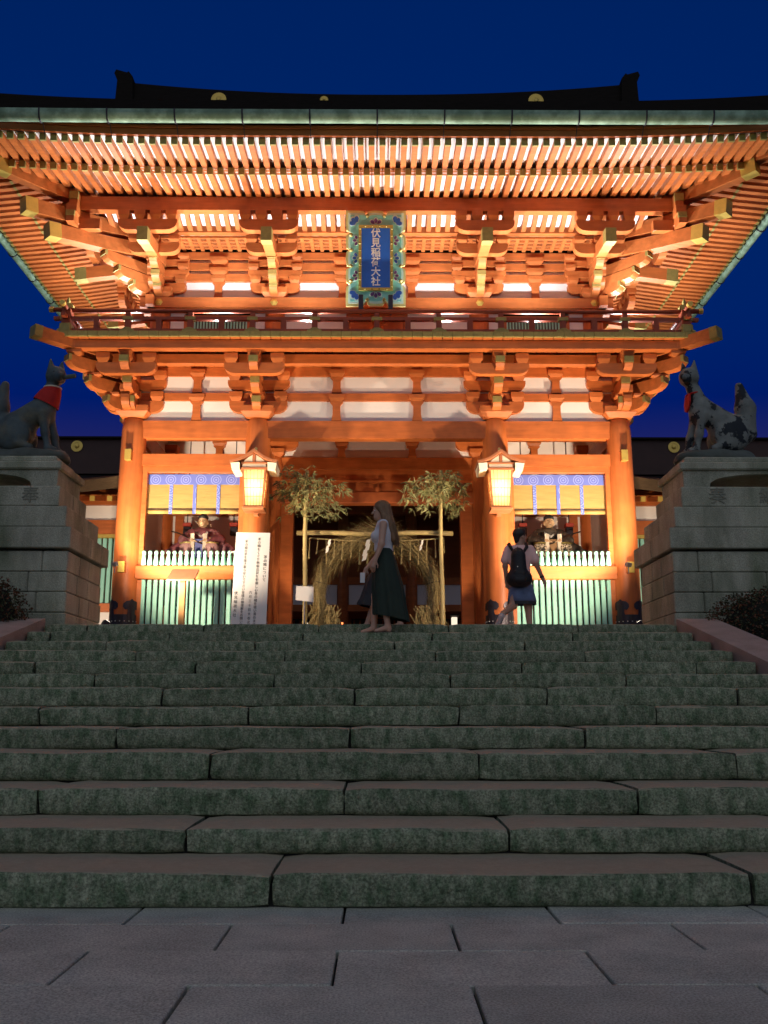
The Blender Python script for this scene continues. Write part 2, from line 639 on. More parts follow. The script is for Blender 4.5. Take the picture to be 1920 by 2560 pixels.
def step_stone(x0, x1, y, z0, z1, rng, depth=0.66):
    n = max(6, int((x1 - x0) / 0.11))
    seed = rng.uniform(0, 100)
    r = rng.uniform(0.010, 0.022)
    prof = [(depth, z1), (0.30, z1), (r * 2.0, z1 - 0.002), (r * 0.7, z1 - r * 0.25), (r * 0.1, z1 - r * 0.95), (-0.004, (z0 + z1) / 2 + 0.02), (-0.003, z0 + 0.04), (0.008, z0 + 0.012), (0.04, z0), (depth, z0)]
    rings = []
    for i in range(n + 1):
        t = i / n
        x = x0 + (x1 - x0) * t
        e = min(t, 1 - t) * (x1 - x0)
        ins = 0.02 * max(0, 1 - e / 0.03) if e < 0.03 else 0
        ring = []
        for j, (dy, z) in enumerate(prof):
            a = mnoise.noise((x * 2.3 + seed, j * 0.35, 0.0)) * 0.012 + mnoise.noise((x * 8 + seed, j * 0.9, 5.0)) * 0.008
            b = mnoise.noise((x * 1.6 + seed, 7.0, j * 0.2)) * 0.008 + mnoise.noise((x * 7 + seed, 3.0, j * 0.5)) * 0.004
            front = 1.0 if 2 <= j <= 8 else 0.2
            top = 1.0 if j <= 4 else 0.4
            zz = z + b * top
            if i in (0, n):
                zz += (-0.012 if j <= 4 else 0.008)
            ring.append((x + (a if i in (0, n) else 0), y + dy + a * front + (0.014 if i in (0, n) and j < 9 else 0), zz))
        rings.append(ring)
    mb = MB().loft(rings, caps=True)
    return mb


rng = random.Random(11)
for k in range(13):
    y = 4.75 + 0.615 * k
    z0 = (STEP_Z[k - 1] if k else 0.0) - 0.004
    xs = [STEP_X[0]] + STEP_J[k] + [STEP_X[1]]
    while xs[1] - xs[0] > 2.2:
        xs.insert(1, xs[1] - rng.uniform(1.6, 1.8))
    while xs[-1] - xs[-2] > 2.2:
        xs.insert(-1, xs[-2] + rng.uniform(1.6, 1.8))
    for a, b in zip(xs[:-1], xs[1:]):
        g = rng.uniform(0.005, 0.012)
        dz = rng.uniform(-0.006, 0.006)
        dy = rng.uniform(-0.010, 0.010)
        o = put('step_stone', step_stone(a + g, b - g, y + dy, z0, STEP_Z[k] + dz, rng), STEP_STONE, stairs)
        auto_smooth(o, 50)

# sloping cheek slabs either side of the stairs, cut in lengths
for side, xi, xo in ((-1, -4.27, -4.78), (1, 3.90, 4.41)):
    ch = None
    ys = [4.55, 6.1, 7.65, 9.2, 10.75, 12.24]
    for i in range(5):
        poly = []
        for y in (ys[i] + 0.006, ys[i + 1] - 0.006):
            poly.append((y, 0.163 + (y - 4.75) * (2.044 - 0.163) / 7.38 + 0.055))
        (ya, za), (yb, zb) = poly
        s = MB().prism([(ya, za - 0.32), (yb, zb - 0.32), (yb, zb), (ya, za)], (0, 0, 0), (0, 1, 0), (0, 0, 1), min(xi, xo), max(xi, xo))
        if ch is None:
            ch = put('stair_cheek', s, CHEEK_STONE, kind='structure')
        else:
            put('slab_stone', s, CHEEK_STONE, ch)

# terrace behind the stairs and the planted banks beside them
mb = MB().box(-120, 120, 12.74, 160, 0.0, TZ - 0.006)
put('terrace', mb, GRAVEL, kind='structure')
for side in (-1, 1):
    xi = -4.74 if side < 0 else 4.37
    rows = []
    for i in range(15):
        y = 4.4 + i * (12.76 - 4.4) / 14
        row = []
        for j in range(18):
            x = xi + side * (0.0 + j * 0.9)
            z = min(1.99, 0.02 + (y - 4.4) / 8.3 * 1.96) + (mnoise.noise((x, y, 2.0)) * 0.06 if j else 0) - (0.06 if j == 0 else 0.02)
            row.append((x, y, z))
        rows.append(row)
    put('planted_bank', MB().grid(rows), SOIL, smooth=True, kind='structure')


# ================================================================ fox pedestals
def carved(ch, size, pos, parent, material, name='carved_character'):
    """a character as thin relief on a surface facing the stairs"""
    me = text_mesh(ch, size, 0.006)
    me.materials.append(material)
    return link(name, me, pos, parent, rot=(PI / 2, 0, 0))


def text_mesh(body, size, thick=0.0, align='CENTER', bold=0.0):
    c = bpy.data.curves.new('lettering', 'FONT')
    c.body = body
    c.size = size
    c.extrude = thick
    c.offset = bold
    c.align_x = align
    c.align_y = 'CENTER'
    c.resolution_u = 3
    ob = bpy.data.objects.new('lettering_source', c)
    COL.objects.link(ob)
    dg = bpy.context.evaluated_depsgraph_get()
    me = bpy.data.meshes.new_from_object(ob.evaluated_get(dg))
    bpy.data.objects.remove(ob)
    bpy.data.curves.remove(c)
    me.materials.clear()
    return me


CARVE = mat('carved_recess', (0.20, 0.20, 0.15), 0.9, var=0.1)


def pedestal(side, inner, label, chars):
    root = empty('fox_pedestal', (side * (abs(inner) + 1.6), 13.5, TZ), label, 'pedestal', 'stone pedestals of the fox statues')
    W = 3.3

    def X(d):                       # distance outward from the inner face
        return side * (abs(inner) + d)

    rng = random.Random(5 + side)

    def course(d0, d1, y0, y1, z0, z1, cuts, ycuts, b=0.014):
        for a, c in zip([d0] + cuts, cuts + [d1]):
            xs = sorted((X(a + 0.003), X(c - 0.003)))
            yy1 = y1 if a > d0 + 0.01 else ycuts
            put('stone_block', MB().bbox(xs[0], xs[1], y0 + rng.uniform(-.004, .004), yy1, z0 + 0.004, z1 - 0.004, b), PED_STONE, root)
        # the rest of the inner side behind the corner stone
        xs = sorted((X(d0), X(d0 + 0.5)))
        if ycuts < y1 - 0.05:
            ym = (ycuts + y1) / 2 + rng.uniform(-.15, .15)
            put('stone_block', MB().bbox(xs[0], xs[1], ycuts + 0.004, ym - 0.003, z0 + 0.004, z1 - 0.004, b), PED_STONE, root)
            put('stone_block', MB().bbox(xs[0], xs[1], ym + 0.003, y1, z0 + 0.004, z1 - 0.004, b), PED_STONE, root)
    zs = [TZ, 2.25, 2.53, 2.81, 3.10]
    for i in range(4):
        bt = 0.012 * (3 - i)
        course(0.03 - bt, W, 12.72 - bt, 14.28 + bt, zs[i], zs[i + 1], [[0.75, 1.7, 2.5], [0.42, 1.5, 2.4], [0.55, 1.3, 2.3], [0.38, 1.45, 2.35]][i], 13.15 + 0.12 * (i % 2))
    core = sorted((X(0.27), X(W - .02)))
    put('stone_core', MB().box(core[0], core[1], 12.80, 13.9, TZ - 0.02, 3.98), mat('mortar', (0.05, 0.05, 0.045), 0.95, var=.1), root)
    for d0, y0, y1, z0, z1 in ((-0.01, 12.66, 14.5, 3.125, 3.425), (0.085, 12.70, 14.2, 3.427, 3.725), (0.215, 12.74, 13.95, 3.728, 4.02)):
        course(d0, W, y0, y1, z0, z1, [1.75], (y0 + y1) / 2, 0.012)
    # carved stand with an arched opening under the figure's rock
    d0, d1 = 0.33, 2.6
    ym = (12.95, 13.95)
    xs = [X(d0), X(d1)]
    n = 12
    arch = [(d0, 4.02), (d0, 4.30), (d1, 4.30), (d1, 4.02), (d1 - 0.32, 4.02)]
    for i in range(n + 1):
        a = PI * i / n
        arch.append(((d0 + d1) / 2 + math.cos(a) * (d1 - d0 - 0.72) / 2, 4.05 + 0.20 * math.sin(a) ** 0.7))
    arch.append((d0 + 0.32, 4.02))
    s = MB().prism(arch, (side * abs(inner), 0, 0), (side, 0, 0), (0, 0, 1), -ym[1] * -side if False else 0, 0.001)
    s = MB().prism(arch, (side * abs(inner), (ym[0] + ym[1]) / 2, 0), (side, 0, 0), (0, 0, 1), -0.5, 0.5)
    put('carved_stand', s, PED_STONE, root)
    x2 = sorted((X(d0 - 0.05), X(d1 + 0.05)))
    put('stand_slab', MB().bbox(x2[0], x2[1], 12.90, 14.0, 4.302, 4.42, 0.02), PED_STONE, root)
    x2 = sorted((X(d0 + 0.06), X(d1 - 0.06)))
    put('stand_slab', MB().bbox(x2[0], x2[1], 13.02, 13.85, 4.422, 4.53, 0.03), PED_STONE, root)
    for ch, d in chars:
        carved(ch, 0.25, (X(d), 12.74 - 0.004, 3.87), root, CARVE)
    return root


pedestal(-1, -4.17, 'stepped stone pedestal under the fox statue with the wide red bib', [('奉', 0.62)])
pedestal(1, 4.03, 'stepped stone pedestal under the spotted fox statue with the raised tail', [('奏', 0.72), ('納', 1.42)])


# ================================================================ hedges on the banks
def bush(c, r, label, n, seed):
    rng = random.Random(seed)
    root = empty('trimmed_bush', (c[0], c[1], c[2] - r[2] * .6), label, 'bush')
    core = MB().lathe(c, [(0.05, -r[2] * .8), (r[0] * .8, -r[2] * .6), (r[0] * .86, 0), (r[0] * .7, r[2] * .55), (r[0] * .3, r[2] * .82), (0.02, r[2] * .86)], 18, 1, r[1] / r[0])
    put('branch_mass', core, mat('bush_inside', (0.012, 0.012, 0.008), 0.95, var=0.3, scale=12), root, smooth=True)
    for red in (0, 1):
        mb = MB()
        for i in range(n // 2):
            while True:
                v = Vector((rng.uniform(-1, 1), rng.uniform(-1, 1), rng.uniform(-.6, 1)))
                if 0.2 < v.length < 1:
                    break
            v.normalize()
            lump = 1 + 0.10 * mnoise.noise(v * 3.1 + Vector((seed, 0, 0)))
            rr = rng.uniform(0.86, 1.04) * lump
            p = Vector(c) + Vector((v.x * r[0], v.y * r[1], v.z * r[2])) * rr
            a = Vector((rng.uniform(-1, 1), rng.uniform(-1, 1), rng.uniform(-.4, 1))).normalized()
            b = a.cross(Vector((rng.uniform(-1, 1), rng.uniform(-1, 1), rng.uniform(-1, 1)))).normalized()
            L, w = rng.uniform(.025, .05), rng.uniform(.010, .018)
            mb.quad(p, p + a * L * .5 + b * w, p + a * L, p + a * L * .5 - b * w)
        o = put('foliage', mb, mat('bush_leaf', (0.10, 0.035, 0.015) if red else (0.045, 0.05, 0.02), 0.6, var=0.4, scale=14, spec=0.3), root)
        tag(o, kind='stuff')


bush((-5.35, 12.15, 2.18), (0.85, 0.42, 0.52), 'rounded dark bush with reddish top below the wide red bib fox', 5200, 3)
bush((5.55, 12.2, 2.05), (1.25, 0.42, 0.50), 'long low dark hedge with reddish leaf tips below the spotted fox', 7000, 8)
# ================================================================ the two-storey gate
GATE = empty('shrine_gate', (0, 20.2, TZ), 'two storey vermilion shrine gate with wide flared eaves and gilt fittings', 'gate')
HX, HY, CY = 4.68, 2.7, 20.2               # lower column grid: half width, half depth, middle row
UX, UY = 4.36, 2.4                         # upper storey
LX, LUX = 2.29, 2.06                       # inner columns, below and above
SIDES = {'F': ((1, 0), (0, -1)), 'L': ((0, -1), (-1, 0)), 'R': ((0, 1), (1, 0)), 'B': ((-1, 0), (0, 1))}


def side_map(side, hx, hy):
    """(u along the wall, d outward, z) -> world"""
    (ax, ay), (nx, ny) = SIDES[side]
    h = hy if side in 'FB' else hx

    def fn(u, d, z):
        return Vector((ax * u + nx * (h + d), CY + ay * u + ny * (h + d), z))
    return fn


def run(side, hx, hy, u0, u1, d0, d1, z0, z1):
    """box along one side of the building"""
    fn = side_map(side, hx, hy)
    return MB().box(u0, u1, d0, d1, z0, z1).map(lambda p: fn(p.x, p.y, p.z))


def half(side, hx, hy):
    return hx if side in 'FB' else hy


# ---- columns, ground storey
COL_XY = [(x, y) for y in (17.5, 20.2, 22.9) for x in (-HX, -LX, LX, HX)]
for x, y in COL_XY:
    c = put('column', MB().lathe((x, y, TZ), [(0.245, 0.0), (0.248, 0.6), (0.245, 2.5), (0.236, 4.2), (0.215, 4.40), (0.17, 4.46)], 28), VERM_POST, GATE)
    auto_smooth(c, 50)
    put('base_stone', MB().lathe((x, y, TZ - 0.02), [(0.42, 0), (0.42, 0.05), (0.36, 0.11), (0.30, 0.12)], 24), PED_STONE, GATE)


def lobe_sleeve(x, y):
    """black metal shoe round a column foot with cloud-shaped lobes"""
    rad = 0.252
    mb = MB()

    def wrap(poly, rr):
        # triangulate in the plane, then bend round the column
        bm = bmesh.new()
        f = bm.faces.new([bm.verts.new((a, b, 0)) for a, b in poly])
        bmesh.ops.triangulate(bm, faces=[f])
        bmesh.ops.subdivide_edges(bm, edges=[e for e in bm.edges if e.calc_length() > 0.08], cuts=2)
        bmesh.ops.triangulate(bm, faces=bm.faces)
        vs = []
        for v in bm.verts:
            a = v.co.x / rad
            vs.append((x + rr * math.sin(a), y - rr * math.cos(a), TZ + v.co.y))
        fs = [tuple(v.index for v in f.verts) for f in bm.faces]
        bm.verts.index_update()
        mb.add(vs, [tuple(v.index for v in f.verts) for f in bm.faces])
        bm.free()
    per = 2 * PI * rad
    mb.lathe((x, y, TZ), [(rad + 0.002, 0.02), (rad + 0.012, 0.05), (rad + 0.012, 0.66), (rad + 0.003, 0.665)], 28)
    for i in range(4):
        c = (i + 0.5) * per / 4 - per / 2
        poly = [(-.08, .60), (.08, .60), (.06, .72), (.065, .76), (.10, .75), (.135, .80), (.13, .86), (.09, .905), (.035, .92), (0, .955),
                (-.035, .92), (-.09, .905), (-.13, .86), (-.135, .80), (-.10, .75), (-.065, .76), (-.06, .72)]
        wrap([(a * 1.15 + c, b) for a, b in poly], rad + 0.014)
    o = put('column_shoe', mb, BLACK_METAL, GATE)
    st = MB()
    for i in range(20):
        for j in range(3):
            a = 2 * PI * (i + 0.5 * (j % 2)) / 20
            z = TZ + 0.2 + 0.17 * j
            st.lathe((x + (rad + .014) * math.sin(a), y - (rad + .014) * math.cos(a), z), [(0.009, -0.009), (0.012, 0), (0.009, 0.009)], 6)
    put('stud', st, mat('pale_stud', (0.5, 0.47, 0.45), 0.4, metal=0.6, var=0.1), o, kind='stuff')


for x, y in COL_XY[:4]:
    lobe_sleeve(x, y)

# gilt ends of the tie beams poking through the outer columns
for x in (-HX, HX):
    for z0, z1 in ((5.60, 5.80), (3.47, 3.66)):
        b = put('tie_beam_end', MB().box(x - 0.055, x + 0.055, 17.13, 17.27, z0, z1), VERM, GATE)
        put('gilt_cap', MB().box(x - 0.060, x + 0.060, 17.115, 17.17, z0 - 0.005, z1 + 0.005), GOLD, b)

# ---- beams between columns
for side in 'FLRB':
    H = half(side, HX, HY)
    put('head_tie_beam', run(side, HX, HY, -H - 0.02, H + 0.02, -0.12, 0.12, 6.10, 6.445), VERM, GATE)
put('head_tie_beam', MB().box(-HX, HX, CY - .1, CY + .1, 6.20, 6.47), VERM, GATE)
for sx in (-1, 1):
    a, b = sorted((sx * (LX + 0.2), sx * (HX - 0.2)))
    put('second_tie_beam', MB().box(a, b, 17.39, 17.62, 5.548, 5.785), VERM, GATE)
    fr = put('opening_frame', MB().box(a, b, 17.42, 17.55, 5.44, 5.546), VERM, GATE)
    for xx in (a, b - 0.0):
        xo = xx if xx == a else xx - 0.085
        put('jamb', MB().box(xo + (0.03 if xx == a else -0.03), xo + 0.085 + (0.03 if xx == a else -0.03), 17.42, 17.55, 3.625, 5.438), VERM, GATE)
        put('jamb', MB().box(xo + (0.03 if xx == a else -0.03), xo + 0.085 + (0.03 if xx == a else -0.03), 17.42, 17.55, TZ, 3.365), VERM, GATE)
    put('waist_beam', MB().bbox(a - 0.0, b + 0.0, 17.33, 17.56, 3.37, 3.62, 0.012), VERM, GATE)
    put('sill_beam', MB().box(a, b, 17.38, 17.6, TZ + 0.02, 2.16), VERM, GATE)
    # pale green upright slats below, baluster-shaped ones above
    n = 16
    sl = mesh_from('slat', MB().bbox(-0.041, 0.041, -0.035, 0.035, -0.605, 0.605, 0.010), GREEN)
    bal = mesh_from('baluster', MB().lathe((0, 0, 0), [(0.030, -.145), (0.046, -.135), (0.050, -.11), (0.040, -.02), (0.029, .06), (0.026, .075), (0.033, .082), (0.038, .10), (0.036, .125), (0.022, .143), (0.01, .147)], 14), GREEN, True)
    for i in range(n):
        x = a + 0.14 + (b - a - 0.28) * i / (n - 1)
        link('slat', sl, (x, 17.47, 2.766), GATE)
        link('baluster', bal, (x, 17.40, 3.766), GATE)

# ---- side bays: floor, walls behind and at the sides of the statues
for sx in (-1, 1):
    a, b = sorted((sx * (LX - 0.03), sx * (HX + 0.03)))
    put('bay_floor', MB().box(a, b, 17.62, 20.1, 3.18, 3.26), VERM_OLD, GATE)
    put('plaster_panel', MB().box(a, b, 20.16, 20.24, 3.26, 6.195), PLASTER, GATE)
    for off in (0.68,):
        xo = sx * (HX - 0.35) if off < .5 else sx * (HX - 0.12 - 0.28)
        put('inner_post', MB().box(xo - 0.09, xo + 0.09, 20.05, 20.16, 3.26, 6.195), VERM, GATE)
    put('inner_tie_beam', MB().box(a, b, 20.02, 20.16, 5.15, 5.34), VERM, GATE)
    xo = sx * HX
    for y0, y1 in ((17.7, 20.0), (20.4, 22.7)):
        put('plaster_panel', MB().box(xo - 0.05, xo + 0.05, y0, y1, 3.3, 6.1), PLASTER, GATE)
        put('wall_board', MB().box(xo - 0.06, xo + 0.06, y0, y1, TZ, 3.298), VERM_OLD, GATE)
    # planked walls of the passage
    for k in range(9):
        y0 = 17.72 + k * 0.252
        xi = sx * 2.13
        put('passage_plank', MB().bbox(xi - 0.03, xi + 0.03, y0, y0 + 0.247, TZ + .02, 6.09, 0.005), VERM, GATE)
    put('plaster_panel', MB().box(sx * 2.21 - .03, sx * 2.21 + .03, 20.42, 22.68, TZ + .02, 6.09), VERM_OLD, GATE)
    put('door_jamb', MB().box(sx * 1.95 - 0.13, sx * 1.95 + 0.13, 20.05, 20.32, TZ + .02, 5.66), VERM, GATE)
put('transom_board', MB().box(-LX, LX, 20.12, 20.2, 5.67, 6.198), VERM, GATE)
put('door_lintel', MB().bbox(-LX, LX, 20.00, 20.3, 5.42, 5.668, 0.01), VERM_OLD, GATE)
put('transom_rail', MB().box(-LX, LX, 20.07, 20.118, 5.90, 5.945), VERM, GATE)
for x in (-1.02, 0.0, 1.02):
    put('transom_stile', MB().box(x - 0.05, x + .05, 20.075, 20.118, 5.672, 5.898), VERM, GATE)


def strut(x, y, z0, z1, parent, w=0.16):
    """flared post with a bearing block on its head"""
    h = z1 - z0
    hb = min(0.13, h * 0.34)
    zt = z1 - hb
    poly = [(-w * .62, z0), (w * .62, z0), (w * .46, z0 + h * .25), (w * .46, zt - h * .16), (w * .8, zt - h * .03), (w * .8, zt),
            (-w * .8, zt), (-w * .8, zt - h * .03), (-w * .46, zt - h * .16), (-w * .46, z0 + h * .25)]
    s = put('strut', MB().prism(poly, (x, y, 0), (1, 0, 0), (0, 0, 1), -0.03, 0.06), VERM, parent)
    put('bearing_block', MB().block((x, y - 0.02, 0), 0.30, 0.16, zt, z1), VERM, s)


BAYS = [(-HX, -LX, 1), (-LX, LX, 2), (LX, HX, 1)]
for (a, b, n) in BAYS:
    for z0, z1 in ((6.45, 6.86), (7.02, 7.36)):
        put('plaster_panel', MB().box(a, b, 17.46, 17.54, z0, z1), PLASTER, GATE)
        for i in range(n):
            x = a + (b - a) * (i + 1) / (n + 1) if n == 1 else (-0.78 if i == 0 else 0.78)
            strut(x, 17.45, z0 + 0.002, z1 + 0.12, GATE)
    put('plaster_panel', MB().box(a, b, 20.16, 20.24, 6.472, 6.98), PLASTER, GATE)
    for i in range(n):
        x = a + (b - a) * (i + 1) / (n + 1) if n == 1 else (-0.78 if i == 0 else 0.78)
        strut(x, 20.14, 6.475, 6.86, GATE)
for z0, z1 in ((6.862, 7.018), (7.362, 7.545)):
    for side in 'FLRB':
        H = half(side, HX, HY)
        put('wall_beam', run(side, HX, HY, -H, H, -0.09, 0.085, z0, z1), VERM, GATE)
for side in 'LRB':
    H = half(side, HX, HY)
    put('plaster_panel', run(side, HX, HY, -H, H, -0.04, 0.04, 6.447, 7.36), PLASTER, GATE)
put('wall_beam', MB().box(-HX, HX, 20.08, 20.16, 6.862, 7.0), VERM, GATE)
put('ceiling_board', MB().box(-HX, HX, 17.6, 22.8, 7.02, 7.06), VERM_OLD, GATE)


# ---- bracket sets
def project(root, c, dr, s0, tip, z0, z1, w, cap=True, scale=1.0):
    """arm standing out from the wall, curved under its tip, with a gilt plate on the tip"""
    a = put('bracket_arm', MB().arm(c, dr, s0, tip, z0, z1, w, curve0=False, curve1=True), VERM, root)
    if cap:
        d = Vector((dr[0], dr[1], 0)).normalized()
        p = Vector((c[0], c[1], (z0 + z1) / 2 + (z1 - z0) * 0.26)) + d * (tip - 0.02)
        put('gilt_plate', MB().beam(p - d * 0.03, p + d * 0.026, w + 0.012, (z1 - z0) * 0.52), GOLD_DULL, root)
    return a


def bracket_lower(x, y, dirs, diag, name='bracket_set'):
    root = empty(name, (x, y, 6.5), parent=GATE)
    c = (x, y)
    put('great_block', MB().block((x, y, 0), 0.62, 0.62, 6.49, 6.70, taper=0.72), VERM, root)
    for dr in dirs:
        along = (-dr[1], dr[0])
        d = Vector((dr[0], dr[1], 0))
        t = Vector((along[0], along[1], 0))
        # arms parallel to the wall, in the wall plane and two steps out, with their blocks
        for off, z0, z1, hl, bl in ((0.07, 6.60, 6.835, 0.56, (-1, 0, 1)), (0.07, 7.06, 7.26, 0.60, (-1, 1)), (0.80, 7.13, 7.34, 0.56, (-1, 0, 1))):
            q = Vector((x, y, 0)) + d * off
            put('bracket_arm', MB().arm((q.x, q.y), along, -hl, hl, z0, z1, 0.15), VERM, root)
            for s in bl:
                b = q + t * (s * (hl - 0.13))
                put('bearing_block', MB().block((b.x, b.y, 0), 0.25, 0.22, z1, z1 + 0.185, ax=along), VERM, root)
        for tip, z0, z1 in ((0.47, 6.60, 6.83), (0.74, 6.89, 7.12), (1.04, 7.19, 7.42)):
            project(root, c, dr, 0.0, tip, z0, z1, 0.16)
            b = Vector((x, y, 0)) + d * (tip - 0.14)
            put('bearing_block', MB().block((b.x, b.y, 0), 0.25, 0.25, z1, z1 + (0.065 if tip < 1 else 0.24), ax=along), VERM, root)
    if diag:
        dd = Vector((diag[0], diag[1], 0)).normalized()
        for tip, z0, z1 in ((0.66, 6.60, 6.83), (1.06, 6.89, 7.12), (1.48, 7.19, 7.42)):
            project(root, c, dd, 0.0, tip, z0, z1, 0.19)
            b = Vector((x, y, 0)) + dd * (tip - 0.17)
            put('bearing_block', MB().block((b.x, b.y, 0), 0.27, 0.27, z1, z1 + (0.065 if tip < 1.4 else 0.13), ax=(1, 0, 0)), VERM, root)
    return root


F, L_, R_, B_ = (0, -1), (-1, 0), (1, 0), (0, 1)
bracket_lower(-HX, 17.5, (F, L_), (-1, -1))
bracket_lower(HX, 17.5, (F, R_), (1, -1))
bracket_lower(-LX, 17.5, (F,), None)
bracket_lower(LX, 17.5, (F,), None)
bracket_lower(-HX, 20.2, (L_,), None)
bracket_lower(HX, 20.2, (R_,), None)
bracket_lower(-HX, 22.9, (B_, L_), (-1, 1))
bracket_lower(HX, 22.9, (B_, R_), (1, 1))
# half bracket inside on the middle row, seen through the passage
for sx in (-1, 1):
    r = empty('bracket_set', (sx * LX, 20.1, 6.45), parent=GATE)
    put('great_block', MB().block((sx * LX, 20.2, 0), 0.5, 0.5, 6.47, 6.64), VERM, r)
    put('bracket_arm', MB().arm((sx * LX, 20.1), (1, 0), -0.55, 0.55, 6.62, 6.84, 0.14), VERM, r)

# ---- balcony: purlins, ceiling boards, floor boards, railing
for side in 'FLRB':
    H = half(side, HX, HY)
    put('balcony_purlin', run(side, HX, HY, -H - 1.1, H + 1.1, 0.90, 1.09, 7.543, 7.70), VERM, GATE)
    put('inner_purlin', run(side, HX, HY, -H - 0.6, H + 0.6, 0.44, 0.58, 7.44, 7.62), VERM, GATE)
    if side != 'B':
        n = int(round((2 * H + 0.8) / 0.19))
        w = (2 * H + 0.8) / n
        fn = side_map(side, HX, HY)
        me = mesh_from('soffit_board', MB().bbox(-w / 2 + 0.004, w / 2 - 0.004, -0.19, 0.19, -0.012, 0.012, 0.003), VERM)
        for i in range(n):
            p = fn(-H - 0.4 + w * (i + 0.5), 0.26, 7.56 + (i % 3) * 0.001)
            link('soffit_board', me, p, GATE, rot=(0, 0, 0 if side == 'F' else PI / 2))
    # floor boards end to end round the balcony, gilt caps on their ends
    W = H + 1.2
    n = int(round(2 * W / 0.188))
    w = 2 * W / n
    if side == 'B':
        put('balcony_floor', run(side, HX, HY, -W, W, 0.25, 1.2, 7.70, 7.80), VERM, GATE)
        continue
    fn = side_map(side, HX, HY)
    me = mesh_from('balcony_board', MB().bbox(-w / 2 + 0.004, w / 2 - 0.004, -0.46, 0.46, -0.05, 0.05, 0.004), VERM)
    cap = mesh_from('gilt_cap', MB().bbox(-w / 2 + 0.001, w / 2 - 0.001, -0.02, 0.02, -0.052, 0.056, 0.006), GOLD_DULL)
    u0 = W if side == 'F' else H + 0.25
    for i in range(n):
        u = -W + w * (i + 0.5)
        if side != 'F' and abs(u) > H + 0.3:
            continue
        rz = 0 if side == 'F' else PI / 2
        b = link('balcony_board', me, fn(u, 0.73, 7.765 + 0.0012 * (i % 2)), GATE, rot=(0, 0, rz))
        k = link('gilt_cap', cap, fn(u, 1.20, 7.768), None)
        k.parent = b
        k.location = (0, -0.47, 0.003) if side == 'F' else ((0, -0.47 if side == 'R' else 0.47, 0.003))
        if side == 'L':
            k.location = (0, 0.47, 0.003)
put('balcony_floor', MB().box(-HX - .2, HX + .2, 17.25, 23.15, 7.72, 7.80), VERM_OLD, GATE)

# corner beams of the balcony, gilt at the tip
for sx in (-1, 1):
    for sy in (-1, 1):
        c = (sx * HX, CY + sy * HY)
        d = Vector((sx, sy, 0)).normalized()
        p0 = Vector((c[0], c[1], 7.63))
        b = put('corner_beam', MB().beam(p0 + d * 0.5, p0 + d * 2.15 + Vector((0, 0, 0.05)), 0.22, 0.21), VERM, GATE)
        if sy < 0:
            put('gilt_cap', MB().beam(p0 + d * 2.02 + Vector((0, 0, 0.048)), p0 + d * 2.165 + Vector((0, 0, 0.052)), 0.228, 0.218), GOLD_DULL, b)

RAIL = mat('railing_paint', (0.26, 0.05, 0.018), 0.5, var=0.15, scale=4, bump=0.05, spec=0.3)
for side in 'FLR':
    H = half(side, HX, HY)
    fn = side_map(side, HX, HY)
    U = H + 1.10
    ux = U + 0.22
    r = empty('railing', fn(0, 1.08, 7.82), parent=GATE)
    put('rail', run(side, HX, HY, -U, U, 1.02, 1.14, 7.822, 7.90), RAIL, r)
    put('rail', run(side, HX, HY, -ux, ux, 1.035, 1.125, 8.085, 8.145), RAIL, r)
    top = MB().tube([fn(-ux - .05, 1.08, 8.295), fn(-U + .5, 1.08, 8.272), fn(U - .5, 1.08, 8.272), fn(ux + .05, 1.08, 8.295)], 0.042, 10)
    put('rail', top, RAIL, r, smooth=True)
    n = int(round(2 * U / 0.565))
    post = mesh_from('post', MB().box(-0.05, 0.05, -0.05, 0.05, -0.094, 0.094), RAIL)
    upper = mesh_from('post', MB().box(-0.045, 0.045, -0.04, 0.04, -0.045, 0.045), RAIL)
    fit = mesh_from('gilt_fitting', MB().bbox(-0.10, 0.10, -0.055, 0.055, -0.038, 0.038, 0.01), GOLD_DULL)
    foot = mesh_from('gilt_fitting', MB().prism([(-0.14, -.04), (0.14, -.04), (0.13, 0.01), (0.08, 0.03), (0.04, 0.055), (-0.04, 0.055), (-0.08, 0.03), (-0.13, 0.01)], (0, 0, 0), (1, 0, 0), (0, 0, 1), -0.012, 0.012), GOLD_DULL)
    for i in range(n + 1):
        u = -U + 2 * U * i / n
        rz = 0 if side == 'F' else PI / 2
        link('post', post, fn(u, 1.08, 7.993), r, rot=(0, 0, rz))
        if i % 2 == 0:
            link('post', upper, fn(u, 1.08, 8.19), r, rot=(0, 0, rz))
            link('gilt_fitting', fit, fn(u, 1.08, 8.115), r, rot=(0, 0, rz))
            link('gilt_fitting', foot, fn(u, 1.155, 7.865), r, rot=(0, 0, rz))
    for s in (-1, 1):
        e = fn(s * (ux + 0.02), 1.08, 8.293)
        e2 = fn(s * (ux + 0.10), 1.08, 8.297)
        put('gilt_cap', MB().tube([e, e2], 0.052, 10), GOLD, r)
for sx in (-1, 1):
    x, y = sx * (HX + 1.08), CY - HY - 1.08
    cp = put('corner_post', MB().bbox(x - 0.085, x + 0.085, y - 0.085, y + 0.085, 7.82, 8.36, 0.012), RAIL, GATE)
    put('gilt_cap', MB().bbox(x - 0.095, x + 0.095, y - 0.095, y + 0.095, 8.28, 8.40, 0.02), GOLD_DULL, cp)
    put('gilt_cap', MB().bbox(x - 0.11, x + 0.11, y - 0.11, y + 0.11, 7.82, 8.0, 0.02), GOLD_DULL, cp)
    put('finial', MB().lathe((x, y, 8.40), [(0.022, 0), (0.034, .03), (0.036, .08), (0.02, .12), (0.006, .15)], 12), GOLD_DULL, cp, smooth=True)

